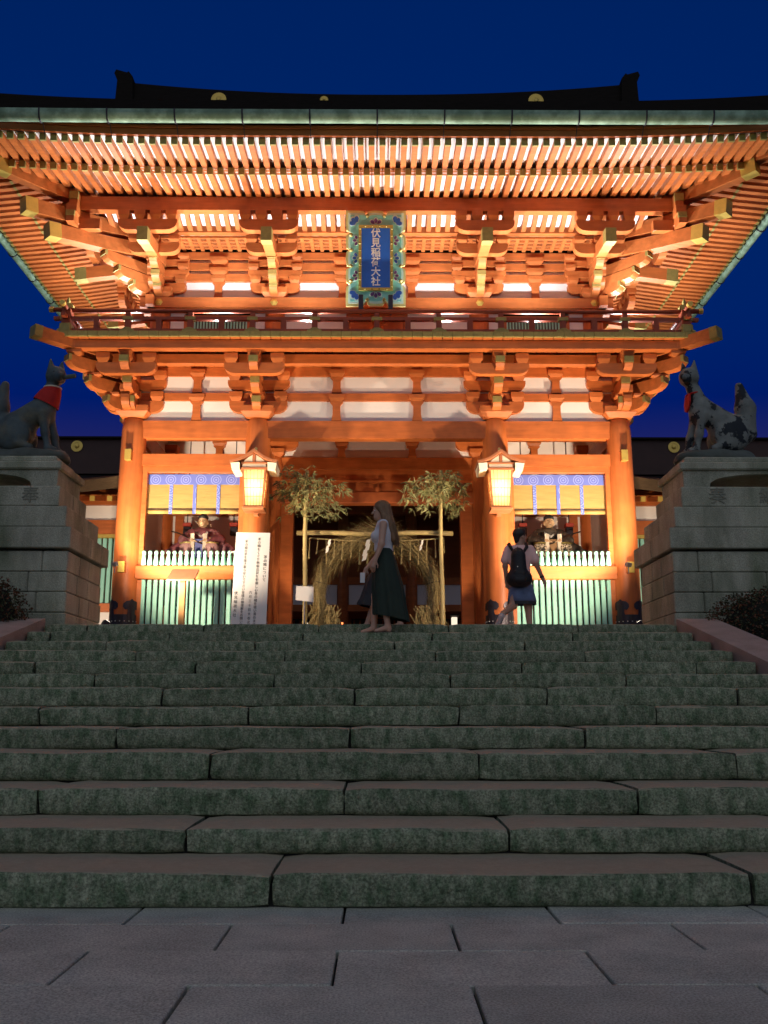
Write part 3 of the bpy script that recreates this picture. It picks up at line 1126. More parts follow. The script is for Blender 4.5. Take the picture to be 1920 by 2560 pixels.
# ---- upper storey walls
UCOL = [(x, y) for y in (17.8, 20.2, 22.6) for x in (-UX, -LUX, LUX, UX) if not (y == 20.2 and abs(x) < 3)]
for x, y in UCOL:
    c = put('upper_column', MB().lathe((x, y, 7.80), [(0.20, 0), (0.20, 1.2), (0.17, 1.30)], 24), VERM_POST, GATE)
    auto_smooth(c, 50)
for side in 'FLRB':
    H = half(side, UX, UY)
    put('upper_tie_beam', run(side, UX, UY, -H - 0.38, H + 0.38, 0.08, 0.24, 8.875, 9.085), VERM, GATE)
    if side == 'F':
        for (a, b, n) in ((-UX, -LUX, 1), (-LUX, LUX, 2), (LUX, UX, 1)):
            a += 0.2
            b -= 0.2
            if n == 1:
                m0, m1 = a + 0.28, b - 0.28
                for q0, q1 in ((a, m0), (m1, b)):
                    put('upper_plaster', MB().box(q0, q1, 17.78, 17.84, 7.90, 8.874), PLASTER, GATE)
                w = empty('lattice_window', ((m0 + m1) / 2, 17.78, 8.0), parent=GATE)
                put('window_frame', MB().box(m0, m1, 17.74, 17.80, 7.90, 8.0).box(m0, m1, 17.74, 17.80, 8.70, 8.78).box(m0, m0 + .07, 17.74, 17.80, 8.0, 8.7).box(m1 - .07, m1, 17.74, 17.80, 8.0, 8.7), VERM, w)
                nb = 20
                bm_ = MB()
                for i in range(nb):
                    x = m0 + 0.09 + (m1 - m0 - 0.18) * i / (nb - 1)
                    bm_.box(x - 0.016, x + 0.016, 17.76, 17.79, 8.0, 8.70)
                put('lattice_bars', bm_, GREEN, w, kind='stuff')
                put('window_back', MB().box(m0, m1, 17.80, 17.84, 7.90, 8.78), DARK_WOOD, w)
            else:
                for q0, q1 in ((a, -0.62), (0.62, b)):
                    put('upper_plaster', MB().box(q0, q1, 17.78, 17.84, 7.90, 8.874), PLASTER, GATE)
                dr = put('panel_door', MB().box(-0.62, 0.62, 17.76, 17.82, 7.90, 8.874), VERM, GATE)
                for s in (-1, 1):
                    put('door_panel', MB().bbox(s * .31 - .24, s * .31 + .24, 17.745, 17.765, 7.98, 8.72, .01), VERM_OLD, dr)
    else:
        put('upper_plaster', run(side, UX, UY, -H, H, -0.04, 0.02, 7.86, 8.874), PLASTER, GATE)
    put('upper_sill', run(side, UX, UY, -H - 0.25, H + 0.25, 0.0, 0.16, 7.802, 7.898), VERM, GATE)
    put('upper_plaster', run(side, UX, UY, -H, H, -0.04, 0.03, 9.086, 10.14), PLASTER, GATE)
    for z0, z1 in ((9.50, 9.66), (9.75, 9.90), (9.985, 10.135)):
        put('upper_wall_beam', run(side, UX, UY, -H - 0.3, H + 0.3, -0.02, 0.105, z0, z1), VERM, GATE)
    # lattice ceiling, inner purlin, curved ribs, eave purlin
    if side != 'B':
        lat = MB()
        fn = side_map(side, UX, UY)
        for d in (0.20, 0.34, 0.48, 0.62):
            lat.add(*(lambda m: (m.v, m.f))(run(side, UX, UY, -H - 0.5, H + 0.5, d - 0.025, d + 0.025, 10.16, 10.205)))
        n = int((2 * H + 1.0) / 0.187)
        for i in range(n + 1):
            u = -H - 0.5 + 0.187 * i
            lat.add(*(lambda m: (m.v, m.f))(run(side, UX, UY, u - 0.035, u + 0.035, 0.10, 0.66, 10.155, 10.19)))
        put('lattice_ceiling', lat, VERM, GATE, kind='stuff')
        put('ceiling_back', run(side, UX, UY, -H - 0.5, H + 0.5, 0.1, 0.66, 10.21, 10.23), WHITE_BOARD, GATE)
        put('rib_back', MB().add([fn(u, d, z) for u in (-H - 0.9, H + 0.9) for d, z in ((0.76, 10.33), (1.31, 10.40))], [(0, 1, 3, 2)]), WHITE_BOARD, GATE)
        n = int((2 * H + 1.6) / 0.187)
        rib = None
        for i in range(n + 1):
            u = -H - 0.8 + 0.187 * i
            pts = [(0.75, 10.235), (0.85, 10.215), (1.0, 10.235), (1.15, 10.275), (1.32, 10.33)]
            poly = [(d, z) for d, z in pts] + [(d, z + 0.075) for d, z in pts[::-1]]
            if rib is None:
                rib = mesh_from('curved_rib', MB().prism(poly, (0, 0, 0), (0, -1, 0), (0, 0, 1), -0.045, 0.045), VERM)
            rot = {'F': 0, 'L': -PI / 2, 'R': PI / 2}[side]
            link('curved_rib', rib, fn(u, 0, 0), GATE, rot=(0, 0, rot))
    put('inner_eave_purlin', run(side, UX, UY, -H - 0.85, H + 0.85, 0.665, 0.80, 10.20, 10.41), VERM, GATE)
    ep = put('eave_purlin', run(side, UX, UY, -H - 1.62, H + 1.62, 1.29, 1.45, 10.31, 10.585), VERM, GATE)
    sa = put('support_beam', run(side, UX, UY, -H - 1.72, H + 1.72, 1.30, 1.44, 9.93, 10.115), VERM, GATE) if False else None
    for s in (-1, 1):
        q = sorted((s * (H + 1.58), s * (H + 1.632)))
        put('gilt_cap', run(side, UX, UY, q[0], q[1], 1.283, 1.457, 10.44, 10.592), GOLD_DULL, ep)
        q = sorted((s * (H + 0.9), s * (H + 1.74)))
        e = put('bracket_arm', run(side, UX, UY, q[0], q[1], 1.295, 1.445, 9.92, 10.13), VERM, ep)
        q = sorted((s * (H + 1.70), s * (H + 1.752)))
        put('gilt_plate', run(side, UX, UY, q[0], q[1], 1.288, 1.452, 10.03, 10.137), GOLD_DULL, ep)
        q = sorted((s * (H + 1.50), s * (H + 1.70)))
        put('bearing_block', run(side, UX, UY, q[0], q[1], 1.27, 1.47, 10.132, 10.308), VERM, ep)

for (a, b, n) in ((-UX, -LUX, 1), (-LUX, LUX, 2), (LUX, UX, 1)):
    for i in range(n):
        x = (a + b) / 2 if n == 1 else (-0.70 if i == 0 else 0.70)
        strut(x, 17.76, 9.088, 9.62, GATE)
        for z0, z1 in ((9.66, 9.75), (9.90, 9.985)):
            put('bearing_block', MB().block((x, 17.72, 0), 0.36, 0.16, z0 - 0.03, z1 + 0.03), VERM, GATE)
# round gilt bosses on the upper tie beam
for x in (-UX, -LUX, LUX, UX):
    b = put('gilt_boss', MB().lathe((0, 0, 0), [(0.075, 0), (0.078, 0.012), (0.045, 0.03), (0.04, 0.05), (0.015, 0.062)], 6).map(lambda p: Vector((x + p.x, 17.56 - p.z, 8.98 + p.y))), GOLD, GATE)


def nose(root, c, dr, tip, zt, w, h, slope=0.16, s0=0.1, capl=0.22):
    d = Vector((dr[0], dr[1], 0)).normalized()
    p1 = Vector((c[0], c[1], zt)) + d * tip
    p0 = Vector((c[0], c[1], zt + slope * (tip - s0))) + d * s0
    # slightly bowed: two straight lengths
    pm = (p0 + p1) / 2 + Vector((0, 0, -0.03))
    mb = MB().beam(p0, pm, w, h)
    mb.beam(pm - (pm - p0).normalized() * 0.01, p1, w * 0.995, h * 0.99)
    n_ = put('tail_rafter', mb, VERM, root)
    e = (p1 - pm).normalized()
    put('gilt_cap', MB().beam(p1 - e * capl, p1 + e * 0.012, w + 0.012, h + 0.012), GOLD_DULL if w < .21 else GOLD, n_ if False else root)


def bracket_upper(x, y, dirs, diag):
    root = empty('upper_bracket_set', (x, y, 9.09), parent=GATE)
    c = (x, y)
    put('great_block', MB().block((x, y, 0), 0.50, 0.56, 9.09, 9.30, taper=0.72), VERM, root)
    for dr in dirs:
        along = (-dr[1], dr[0])
        d = Vector((dr[0], dr[1], 0))
        t = Vector((along[0], along[1], 0))
        for off, z0, z1, hl, bl, bh in ((0.10, 9.23, 9.42, 0.50, (-1, 1), 0.16), (0.12, 9.56, 9.70, 0.55, (-1, 1), 0.13), (0.12, 9.80, 9.93, 0.55, (-1, 1), 0.12),
                                        (0.82, 9.72, 9.93, 0.50, (-1, 0, 1), 0.15), (1.37, 9.90, 10.12, 0.56, (-1, -.33, .33, 1), 0.19)):
            q = Vector((x, y, 0)) + d * off
            put('bracket_arm', MB().arm((q.x, q.y), along, -hl, hl, z0, z1, 0.15), VERM, root)
            for s in bl:
                b = q + t * (s * (hl - 0.11))
                put('bearing_block', MB().block((b.x, b.y, 0), 0.21, 0.21, z1, z1 + bh, ax=along), VERM, root)
        for tip, z0, z1 in ((0.50, 9.12, 9.31), (0.68, 9.28, 9.47), (0.92, 9.50, 9.71)):
            project(root, c, dr, 0.0, tip, z0, z1, 0.15)
        nose(root, c, dr, 1.76, 9.655, 0.19, 0.25)
    if diag:
        dd = Vector((diag[0], diag[1], 0)).normalized()
        s2 = math.sqrt(2)
        for tip, z0, z1 in ((0.72, 9.12, 9.31), (1.05, 9.30, 9.50), (1.35, 9.52, 9.73)):
            project(root, c, dd, 0.0, tip, z0, z1, 0.19)
        nose(root, c, dd, 1.76 * s2, 9.70, 0.24, 0.27)
        nose(root, c, dd, 2.10 * s2, 10.02, 0.24, 0.27, slope=0.14)
        b = Vector((x, y, 0)) + dd * 1.95
        put('bearing_block', MB().block((b.x, b.y, 0), 0.26, 0.26, 9.96, 10.06, ax=(1, 1, 0)), VERM, root)
        b = Vector((x, y, 0)) + dd * 2.0
        put('corner_strut', MB().block((b.x, b.y, 0), 0.20, 0.20, 10.20, 10.46, ax=(1, 1, 0)), VERM, root)


bracket_upper(-UX, 17.8, (F, L_), (-1, -1))
bracket_upper(UX, 17.8, (F, R_), (1, -1))
bracket_upper(-LUX, 17.8, (F,), None)
bracket_upper(LUX, 17.8, (F,), None)
bracket_upper(-UX, 20.2, (L_,), None)
bracket_upper(UX, 20.2, (R_,), None)
bracket_upper(-UX, 22.6, (L_,), (-1, 1))
bracket_upper(UX, 22.6, (R_,), (1, 1))

# ---- eaves: two tiers of rafters, boards above them, edge beams, gutter
OV = 3.55                                   # overhang of the eave edge from the upper wall


def lift(side, u, d=OV):
    """upward curve of the eave towards its corners"""
    e = half(side, UX, UY) + d - abs(u)
    t = max(0.0, 1 - e / 4.6)
    return 0.24 * t * t * (d / OV)


BASE_Z0, BASE_Z1 = 10.66, 10.50             # base rafter centre at the purlin, at its tip
FLY_Z0, FLY_Z1 = 10.635, 10.555


def rafter_row(name, side, d_in, d_tip, z_in, z_tip, w, h, pitch, gilt):
    fn = side_map(side, UX, UY)
    H = half(side, UX, UY)
    n = int((2 * (H + d_tip - 0.12)) / pitch)
    cache = {}
    for i in range(n + 1):
        u = (i - n / 2) * pitch
        di = max(d_in, abs(u) - H + 0.08)
        if d_tip - di < 0.12:
            continue
        key = round(di, 2)
        Ln = d_tip - di
        zi = z_in + (z_tip - z_in) * (di - d_in) / (d_tip - d_in) + lift(side, u, di)
        zt = z_tip + lift(side, u, d_tip)
        if (key) not in cache:
            cache[key] = mesh_from(name, MB().box(-w / 2, w / 2, -math.hypot(Ln, zt - zi), 0, -h / 2, h / 2), VERM)
        p = fn(u, di, zi)
        q = fn(u, d_tip, zt)
        dv = (q - p)
        pitch_a = math.atan2(dv.z, math.hypot(dv.x, dv.y))
        rz = {'F': 0, 'L': -PI / 2, 'R': PI / 2}[side]
        M = Matrix.Rotation(rz, 4, 'Z') @ Matrix.Rotation(-pitch_a, 4, 'X')
        r = link(name, cache[key], p, GATE, rot=M.to_euler())
        g = bpy.data.objects.new('gilt_end', gilt)
        COL.objects.link(g)
        g.parent = r
        g.location = (0, -math.hypot(Ln, zt - zi), 0)


RW, RH, RP = 0.098, 0.115, 0.1885
gilt = mesh_from('gilt_end', MB().box(-RW / 2 - .005, RW / 2 + .005, -0.012, 0.035, -RH / 2 - .005, RH / 2 + .005), GOLD_DULL)
for side in 'FLR':
    rafter_row('base_rafter', side, 1.0, 2.45, BASE_Z0 + 0.05, BASE_Z1, RW, RH, RP, gilt)
    rafter_row('flying_rafter', side, 2.20, 3.28, FLY_Z0 + 0.01, FLY_Z1, RW, RH, RP, gilt)


def eave_strip(side, name, da, za, db, zb, material, thick=0.03, parent=None, u_in=None):
    """board following the curve of one eave from distance da to db out from the wall, mitred at the corners"""
    fn = side_map(side, UX, UY)
    H = half(side, UX, UY)
    N = 40
    top, bot = [], []
    for d, z in ((da, za), (db, zb)):
        ra, rb = [], []
        for i in range(N + 1):
            s = -1 + 2 * i / N
            s = math.copysign(1 - (1 - abs(s)) ** 1.4, s)
            u = s * (H + d)
            l = lift(side, u, d)
            ra.append(fn(u, d, z + l))
            rb.append(fn(u, d, z + l + thick))
        bot.append(ra)
        top.append(rb)
    rings = [[bot[0][i], bot[1][i], top[1][i], top[0][i]] for i in range(N + 1)]
    return put(name, MB().loft(rings), material, parent or GATE)


for side in 'FLRB':
    eave_strip(side, 'rafter_board', 0.9, BASE_Z0 + 0.12, 2.42, BASE_Z1 + RH / 2 + 0.003, WHITE_BOARD, 0.02)
    eave_strip(side, 'rafter_board', 2.2, FLY_Z0 + RH / 2 + 0.006, 3.30, FLY_Z1 + RH / 2 + 0.003, WHITE_BOARD, 0.02)
    if side != 'B':
        eave_strip(side, 'rafter_end_beam', 2.33, BASE_Z1 + RH / 2 + 0.004, 2.43, BASE_Z1 + RH / 2 + 0.004, VERM, 0.03)
    eave_strip(side, 'eave_edge_beam', 3.312, FLY_Z1 + RH / 2 + 0.006, 3.36, FLY_Z1 + RH / 2 + 0.004, VERM_OLD, 0.12)
    eave_strip(side, 'eave_batten', 3.30, FLY_Z1 + RH / 2 + 0.128, 3.385, FLY_Z1 + RH / 2 + 0.128, VERM_OLD, 0.05)
    # bark roofing edge over it
    eave_strip(side, 'bark_eave_edge', 3.20, 10.80, 3.50, 10.84, BARK, 0.36)
    # half-round copper gutter in lengths, on hooks
    if side == 'B':
        continue
    fn = side_map(side, UX, UY)
    H = half(side, UX, UY)
    n = int(round(2 * (H + OV) / 1.17))
    shift = 0.0
    for i in range(n):
        rings = []
        us = [-(H + 3.60) + 2 * (H + 3.60) * (i + t) / n for t in (0.004, 0.17, 0.33, 0.5, 0.67, 0.83, 0.996)]
        for u in us:
            ring = []
            for k in range(10):
                a = PI * k / 9
                ring.append(fn(u, 3.60 - 0.115 * math.cos(a), 10.875 + 0.12 * lift(side, u) - 0.175 * math.sin(a)))
            for k in range(9, -1, -1):
                a = PI * k / 9
                ring.append(fn(u, 3.60 - 0.10 * math.cos(a), 10.875 + 0.12 * lift(side, u) - 0.16 * math.sin(a)))
            rings.append(ring)
        g = put('gutter_length', MB().loft(rings), COPPER, GATE)
        auto_smooth(g, 50)
        if i:
            u = us[0]
            z = 10.875 + 0.12 * lift(side, u)
            hk = [fn(u, 3.60 - 0.121 * math.cos(PI * k / 10), z - 0.183 * math.sin(PI * k / 10)) for k in range(11)]
            put('gutter_hook', MB().tube(hk, 0.014, 6), BLACK_METAL, GATE)
            put('gutter_hook', MB().tube([fn(u, 3.50, z - 0.13), fn(u, 3.34, z - 0.3)], 0.008, 5), BLACK_METAL, GATE)

# hip rafters at the corners, gilt at the tip
for sx in (-1, 1):
    for sy in (-1, 1):
        c = Vector((sx * UX, CY + sy * UY, 0))
        d = Vector((sx, sy, 0)).normalized()
        s2 = math.sqrt(2)
        pts = [(0.9, 10.60), (1.7, 10.56), (2.50, 10.60)]
        mb = MB()
        for (a, za), (b, zb) in zip(pts[:-1], pts[1:]):
            mb.beam(c + d * (a * s2) + Vector((0, 0, za)), c + d * (b * s2 + 0.01) + Vector((0, 0, zb)), 0.20 - a * .001, 0.24 - a * .001)
        h = put('hip_rafter', mb, VERM, GATE)
        if sy < 0:
            a = c + d * (2.32 * s2) + Vector((0, 0, 10.591))
            b = c + d * (2.515 * s2) + Vector((0, 0, 10.601))
            put('gilt_cap', MB().beam(a, b, 0.215, 0.255), GOLD, h)
        mb = MB()
        pts = [(2.2, 10.78), (2.9, 10.77), (3.42, 10.80)]
        for (a, za), (b, zb) in zip(pts[:-1], pts[1:]):
            mb.beam(c + d * (a * s2) + Vector((0, 0, za)), c + d * (b * s2 + .01) + Vector((0, 0, zb)), 0.19, 0.22)
        put('hip_rafter', mb, VERM, GATE)

# ---- roof: hipped skirt below a gable, dark bark, ridge with end ornaments and gilt crests
EX, EY = UX + 3.45, UY + 3.45
GX = 6.15


def roof_z(x, y):
    dy = EY - abs(y)
    dx = EX - abs(x)
    fz = 11.17 + 0.45 * dy + 0.040 * dy * dy
    sz = 11.17 + 0.45 * dx + 0.040 * dx * dx
    corner = max(0.0, 1 - (min(dx, dy) + max(0, max(dx, dy) - 0.0)) / 4.6)
    z = fz if abs(x) <= GX else min(fz, sz)
    return z + 0.24 * max(0, 1 - max(dx, dy) / 4.6) ** 2 * max(0, 1 - min(dx, dy) / 3)


xs = sorted(set([-EX + 2 * EX * i / 44 for i in range(45)] + [-GX, GX, -GX - .01, GX + .01]))
ys = [-EY + 2 * EY * i / 40 for i in range(41)]
put('bark_roof', MB().grid([[(x, CY + y, roof_z(x, y)) for y in ys] for x in xs]), BARK, GATE)
mb = MB()
N = 24
rings = []
for i in range(N + 1):
    x = -6.2 + 12.4 * i / N
    z = 15.47 + 0.33 * (abs(x) / 6.2) ** 2.2
    rings.append([(x, CY - 0.35, 14.7), (x, CY - 0.30, z - 0.08), (x, CY - 0.2, z), (x, CY + 0.2, z), (x, CY + 0.30, z - 0.08), (x, CY + 0.35, 14.7)])
ridge = put('roof_ridge', MB().loft(rings), BARK, GATE)
for sx in (-1, 1):
    prof = [(5.80, 15.1), (5.84, 15.80), (5.94, 15.93), (5.98, 15.90), (6.24, 15.98), (6.28, 15.88), (6.20, 15.7), (6.22, 15.1)]
    put('ridge_end_ornament', MB().prism([(a, z) for a, z in prof], (0, CY, 0), (sx, 0, 0), (0, 0, 1), -0.4, 0.4), BARK, ridge)
for x in (-3.77, 0.0 - 1.27, 3.77):
    r0 = 0.18 if abs(x) > 2 else 0.10
    put('gilt_crest', MB().lathe((0, 0, 0), [(r0, 0), (r0, 0.02), (r0 * .8, 0.03), (r0 * .35, 0.035), (r0 * .2, 0.05)], 20).map(lambda p: Vector((x + p.x, 19.84 - p.z, 15.20 + p.y))), GOLD, ridge)
# ================================================================ corridors at both sides of the gate
def corridor(side):
    s = side
    x0, x1 = 5.05, 15.0
    lab = 'low corridor wall with green slats and bark roof left of the gate' if s < 0 else 'low corridor wall with green slats and bark roof right of the gate'
    root = empty('corridor_wall', (s * 9, 20.1, TZ), lab, 'corridor')

    def bx(name, a, b, y0, y1, z0, z1, m, p=root):
        q = sorted((s * a, s * b))
        return put(name, MB().box(q[0], q[1], y0, y1, z0, z1), m, p)
    bx('base_plaster', x0, x1, 20.02, 20.16, TZ, 3.04, PLASTER)
    bx('sill_beam', x0, x1, 19.96, 20.16, 3.045, 3.225, VERM)
    bx('gilt_strip', x0, x1, 19.975, 20.1, 4.64, 4.715, GOLD)
    bx('lower_beam', x0, x1, 19.94, 20.16, 4.72, 5.02, VERM)
    bx('plaster_band', x0, x1, 20.00, 20.14, 5.024, 5.35, PLASTER)
    bx('eave_beam', x0, x1, 19.92, 20.16, 5.354, 5.58, VERM)
    bx('wall_back', x0, x1, 20.17, 20.25, TZ, 5.9, VERM_OLD)
    me = mesh_from('slat', MB().bbox(-0.042, 0.042, -0.035, 0.035, -0.705, 0.705, 0.008), GREEN)
    x = x0 + 0.1
    while x < 9.5:
        link('slat', me, (s * x, 20.05, 3.932), root)
        x += 0.118
    for xp in (5.3, 7.7, 10.1, 12.5):
        bx('post', xp - 0.12, xp + 0.12, 19.93, 20.18, TZ, 5.354, VERM)
    # rafters with pale ends and a curved bark eave
    rm = mesh_from('rafter', MB().box(-0.045, 0.045, -1.02, 0.0, -0.05, 0.05), VERM)
    em = mesh_from('gilt_end', MB().box(-0.05, 0.05, -1.035, -0.98, -0.055, 0.055), GOLD)
    for k in range(26):
        xx = x0 + 0.15 + 0.36 * k
        r = link('rafter', rm, (s * xx, 20.15, 5.54), root, rot=(R(12.5), 0, 0))
        g = link('gilt_end', em, (0, 0, 0), None)
        g.parent = r
        g.location = (0, 0, 0)

    def zl(x):
        return 0.22 * max(0, 1 - (x - 4.9) / 2.0) ** 2
    rings = []
    for i in range(30):
        xx = 4.85 + (15 - 4.85) * (i / 29) ** 1.5
        l = zl(xx)
        rings.append([(s * xx, 18.85, 5.34 + l), (s * xx, 18.82, 5.58 + l), (s * xx, 19.6, 5.84 + l), (s * xx, 20.6, 6.06 + l * .5), (s * xx, 20.6, 5.8), (s * xx, 19.4, 5.62 + l * .6)])
    put('bark_roof', MB().loft(rings), BARK_EDGE, root)
    return root


corridor(-1)
corridor(1)

# ================================================================ the worship hall behind
HALL = empty('worship_hall', (0, 36, TZ), 'dark worship hall beyond the gate with long ridge and round gilt crests', 'hall')
HW = 26.0
rows = []
for y, z in ((29.0, 8.1), (30.5, 8.45), (32.5, 9.05), (34.5, 9.7), (36.5, 10.2), (37.4, 10.5), (38.6, 10.5), (40, 10.2), (47, 7.6)):
    rows.append([(x, y, z) for x in (-HW, -8, 8, HW)])
put('bark_roof', MB().grid(rows), BARK, HALL)
rg = put('roof_ridge', MB().box(-HW, HW, 37.5, 38.5, 10.6, 12.06), mat('ridge_board', (0.05, 0.022, 0.016), 0.7, var=0.2, scale=2), HALL)
put('ridge_cap', MB().box(-HW - .2, HW + .2, 37.35, 38.65, 12.065, 12.15), BARK, rg)
for x in (-12.39, 12.26):
    put('gilt_crest', MB().lathe((0, 0, 0), [(0.24, 0), (0.24, 0.03), (0.16, 0.035), (0.155, 0.02), (0.10, 0.02), (0.08, 0.06), (0.02, 0.08)], 20).map(lambda p: Vector((x + p.x, 37.49 - p.z, 11.76 + p.y))), GOLD, rg)
for x in (-10, -6.5, -3.45, -1.15, 1.15, 3.45, 6.5, 10):
    put('post', MB().lathe((x, 31.5, TZ), [(0.19, 0), (0.19, 6.3)], 14), VERM, HALL, smooth=True)
put('tie_beam', MB().box(-12, 12, 31.4, 31.6, 5.20, 5.44), VERM, HALL)
put('tie_beam', MB().box(-12, 12, 31.4, 31.6, 4.30, 4.52), VERM, HALL)
put('eave_beam', MB().box(-12, 12, 31.35, 31.65, 7.6, 7.9), VERM, HALL)
put('wall_panel', MB().box(-12, 12, 33.0, 33.15, TZ, 8.4), VERM_OLD, HALL)
for a, b in ((-3.2, -1.35), (-0.95, 0.95), (1.35, 3.2), (-6.2, -3.7), (3.7, 6.2)):
    put('plaster_panel', MB().box(a, b, 31.46, 31.54, 4.524, 5.196), PLASTER, HALL)
for a, b in ((-3.2, -1.35), (1.35, 3.2), (-0.9, 0.9)):
    d = put('hall_door', MB().box(a, b, 32.90, 32.98, TZ + .4, 4.2), DARK_WOOD, HALL)
    n = 9
    for i in range(n):
        x = a + (b - a) * (i + .5) / n
        put('slat', MB().box(x - .03, x + .03, 32.86, 32.895, TZ + .45, 4.15), VERM_OLD, d)
# slim hanging lamps and one paper lantern lit inside the hall
LAMP_RED = glow('red_lamp_glow', (1.0, 0.22, 0.06), 3.0)
LAMP_WHITE = glow('white_lamp_glow', (1.0, 0.85, 0.65), 1.1)
for x, z in ((-1.32, 3.42), (-1.04, 3.47), (1.27, 3.45), (1.50, 3.47)):
    lab = {-1.32: 'slim reddish lamp in the hall, nearer the small blank sign of its pair', -1.04: 'slim reddish lamp in the hall, nearer the hidden person in navy of its pair',
           1.27: 'slim reddish lamp in the hall just behind the green skirt', 1.50: 'slim reddish lamp in the hall, nearer the small white square lamp of its pair'}[x]
    t = empty('slim_lamp', (x, 28.2, TZ), lab, 'lamp', 'slim lit lamps in the hall')
    put('glass_tube', MB().tube([(x, 28.2, z - .15), (x, 28.2, z + .15)], 0.028, 8), LAMP_RED, t)
    put('lamp_cap', MB().lathe((x, 28.2, z + .15), [(0.05, 0), (0.05, .03), (0.01, .06)], 10), BLACK_METAL, t)
    put('stand', MB().tube([(x, 28.2, TZ), (x, 28.2, z - .15)], 0.018, 6), BLACK_METAL, t)
t = empty('paper_lamp', (2.25, 27.5, TZ), 'small white square lamp glowing at the right of the passage', 'lamp')
put('lamp_shade', MB().bbox(2.17, 2.33, 27.4, 27.6, 3.48, 3.70, .01), LAMP_WHITE, t)
put('lamp_frame', MB().box(2.13, 2.39, 27.38, 27.62, 3.40, 3.445).box(2.13, 2.39, 27.38, 27.62, 3.735, 3.78), DARK_WOOD, t)
put('stand', MB().tube([(2.26, 27.5, TZ), (2.26, 27.5, 3.40)], 0.025, 6), DARK_WOOD, t)
t = empty('paper_lamp', (-2.02, 27.5, TZ), 'tiny white lamp glowing under the blank sign on the left', 'lamp')
put('lamp_shade', MB().lathe((-2.05, 27.5, 3.30), [(0.02, 0), (0.05, .04), (0.05, .2), (0.02, .25)], 10), LAMP_WHITE, t)
put('stand', MB().tube([(-2.05, 27.5, TZ), (-2.05, 27.5, 3.31)], 0.025, 6), DARK_WOOD, t)
# ================================================================ name board under the eaves
BLUE = mat('deep_blue_lacquer', (0.028, 0.15, 0.66), 0.35, var=0.06, scale=4)
TEAL = mat('teal_paint', (0.22, 0.58, 0.50), 0.5, var=0.10, scale=6)
PALE_RIM = mat('pale_rim_paint', (0.62, 0.74, 0.58), 0.5, var=0.05)
PETAL_BLUE = mat('petal_blue', (0.04, 0.12, 0.42), 0.5, var=0.1)
PETAL_PURPLE = mat('petal_purple', (0.16, 0.06, 0.20), 0.5, var=0.1)
SILVER = mat('silver_leaf', (0.80, 0.80, 0.74), 0.5, metal=0.0, var=0.05)
PALE_GOLD = mat('pale_gold', (0.72, 0.60, 0.22), 0.38, metal=0.35, var=0.1, scale=10)
PB = empty('name_board', (0, 16.75, 8.52), 'blue name board with gilt characters in a scalloped teal and gold frame', 'sign')
_up = Vector((0, 16.30 - 16.72, 10.26 - 8.50)).normalized()
_rt = Vector((1, 0, 0))
_o = Vector((-0.022, 16.51, 9.385))
_n = _rt.cross(_up)            # points to the wall


def pb(poly, n0, n1, name, m, parent=PB, c=(0, 0)):
    # n measured towards the viewer
    return put(name, MB().prism([(a + c[0], b + c[1]) for a, b in poly], _o, _rt, _up, -n1, -n0) if True else None, m, parent)


_n_view = -_n if _n.y > 0 else _n
if _n.y < 0:
    def pb(poly, n0, n1, name, m, parent=PB, c=(0, 0)):
        return put(name, MB().prism([(a + c[0], b + c[1]) for a, b in poly], _o, _rt, _up, n0, n1), m, parent)


def scallop(W, H, dep):
    """outline with lobes: two notches at top and bottom, four each side"""
    def notch_line(p, q, ts, inward):
        p, q = Vector(p), Vector(q)
        L = (q - p).length
        out = []
        cuts = [0] + ts + [1]
        for i in range(len(cuts) - 1):
            a, b = cuts[i], cuts[i + 1]
            for k in range(9):
                t = k / 8
                bow = math.sin(t * PI) ** 0.6 * dep * 0.55
                e = 0
                if (i > 0 and t < .12):
                    e = dep * (1 - t / .12)
                if (i < len(cuts) - 2 and t > .88):
                    e = dep * (1 - (1 - t) / .12)
                if (i == 0 and t < .4) or (i == len(cuts) - 2 and t > .6):
                    bow = max(bow, dep * .55)
                out.append(tuple(p.lerp(q, a + (b - a) * t) + Vector(inward) * (e + dep * .55 - bow)))
        return out[:-1]
    x, y = W / 2, H / 2
    return (notch_line((-x, -y), (x, -y), [.34, .66], (0, 1)) + notch_line((x, -y), (x, y), [.23, .41, .59, .77], (-1, 0)) +
            notch_line((x, y), (-x, y), [.34, .66], (0, -1)) + notch_line((-x, y), (-x, -y), [.77 - .54, .41, .59, .77], (1, 0)))


pb(scallop(1.14, 1.80, 0.060), -0.06, 0.05, 'gilt_frame', PALE_GOLD)
pb(scallop(1.05, 1.71, 0.060), 0.05, 0.062, 'pale_rim', PALE_RIM)
pb(scallop(0.97, 1.63, 0.060), 0.062, 0.072, 'teal_field', TEAL)
bw, bh = 0.325, 0.615
for poly in ([(-bw, -bh), (bw, -bh), (bw, -bh + .055), (-bw, -bh + .055)], [(-bw, bh - .055), (bw, bh - .055), (bw, bh), (-bw, bh)],
             [(-bw, -bh + .056), (-bw + .055, -bh + .056), (-bw + .055, bh - .056), (-bw, bh - .056)], [(bw - .055, -bh + .056), (bw, -bh + .056), (bw, bh - .056), (bw - .055, bh - .056)]):
    pb(poly, 0.07, 0.106, 'gilt_border', GOLD)
pb([(-bw + .056, -bh + .056), (bw - .056, -bh + .056), (bw - .056, bh - .056), (-bw + .056, bh - .056)], 0.07, 0.099, 'blue_panel', BLUE)


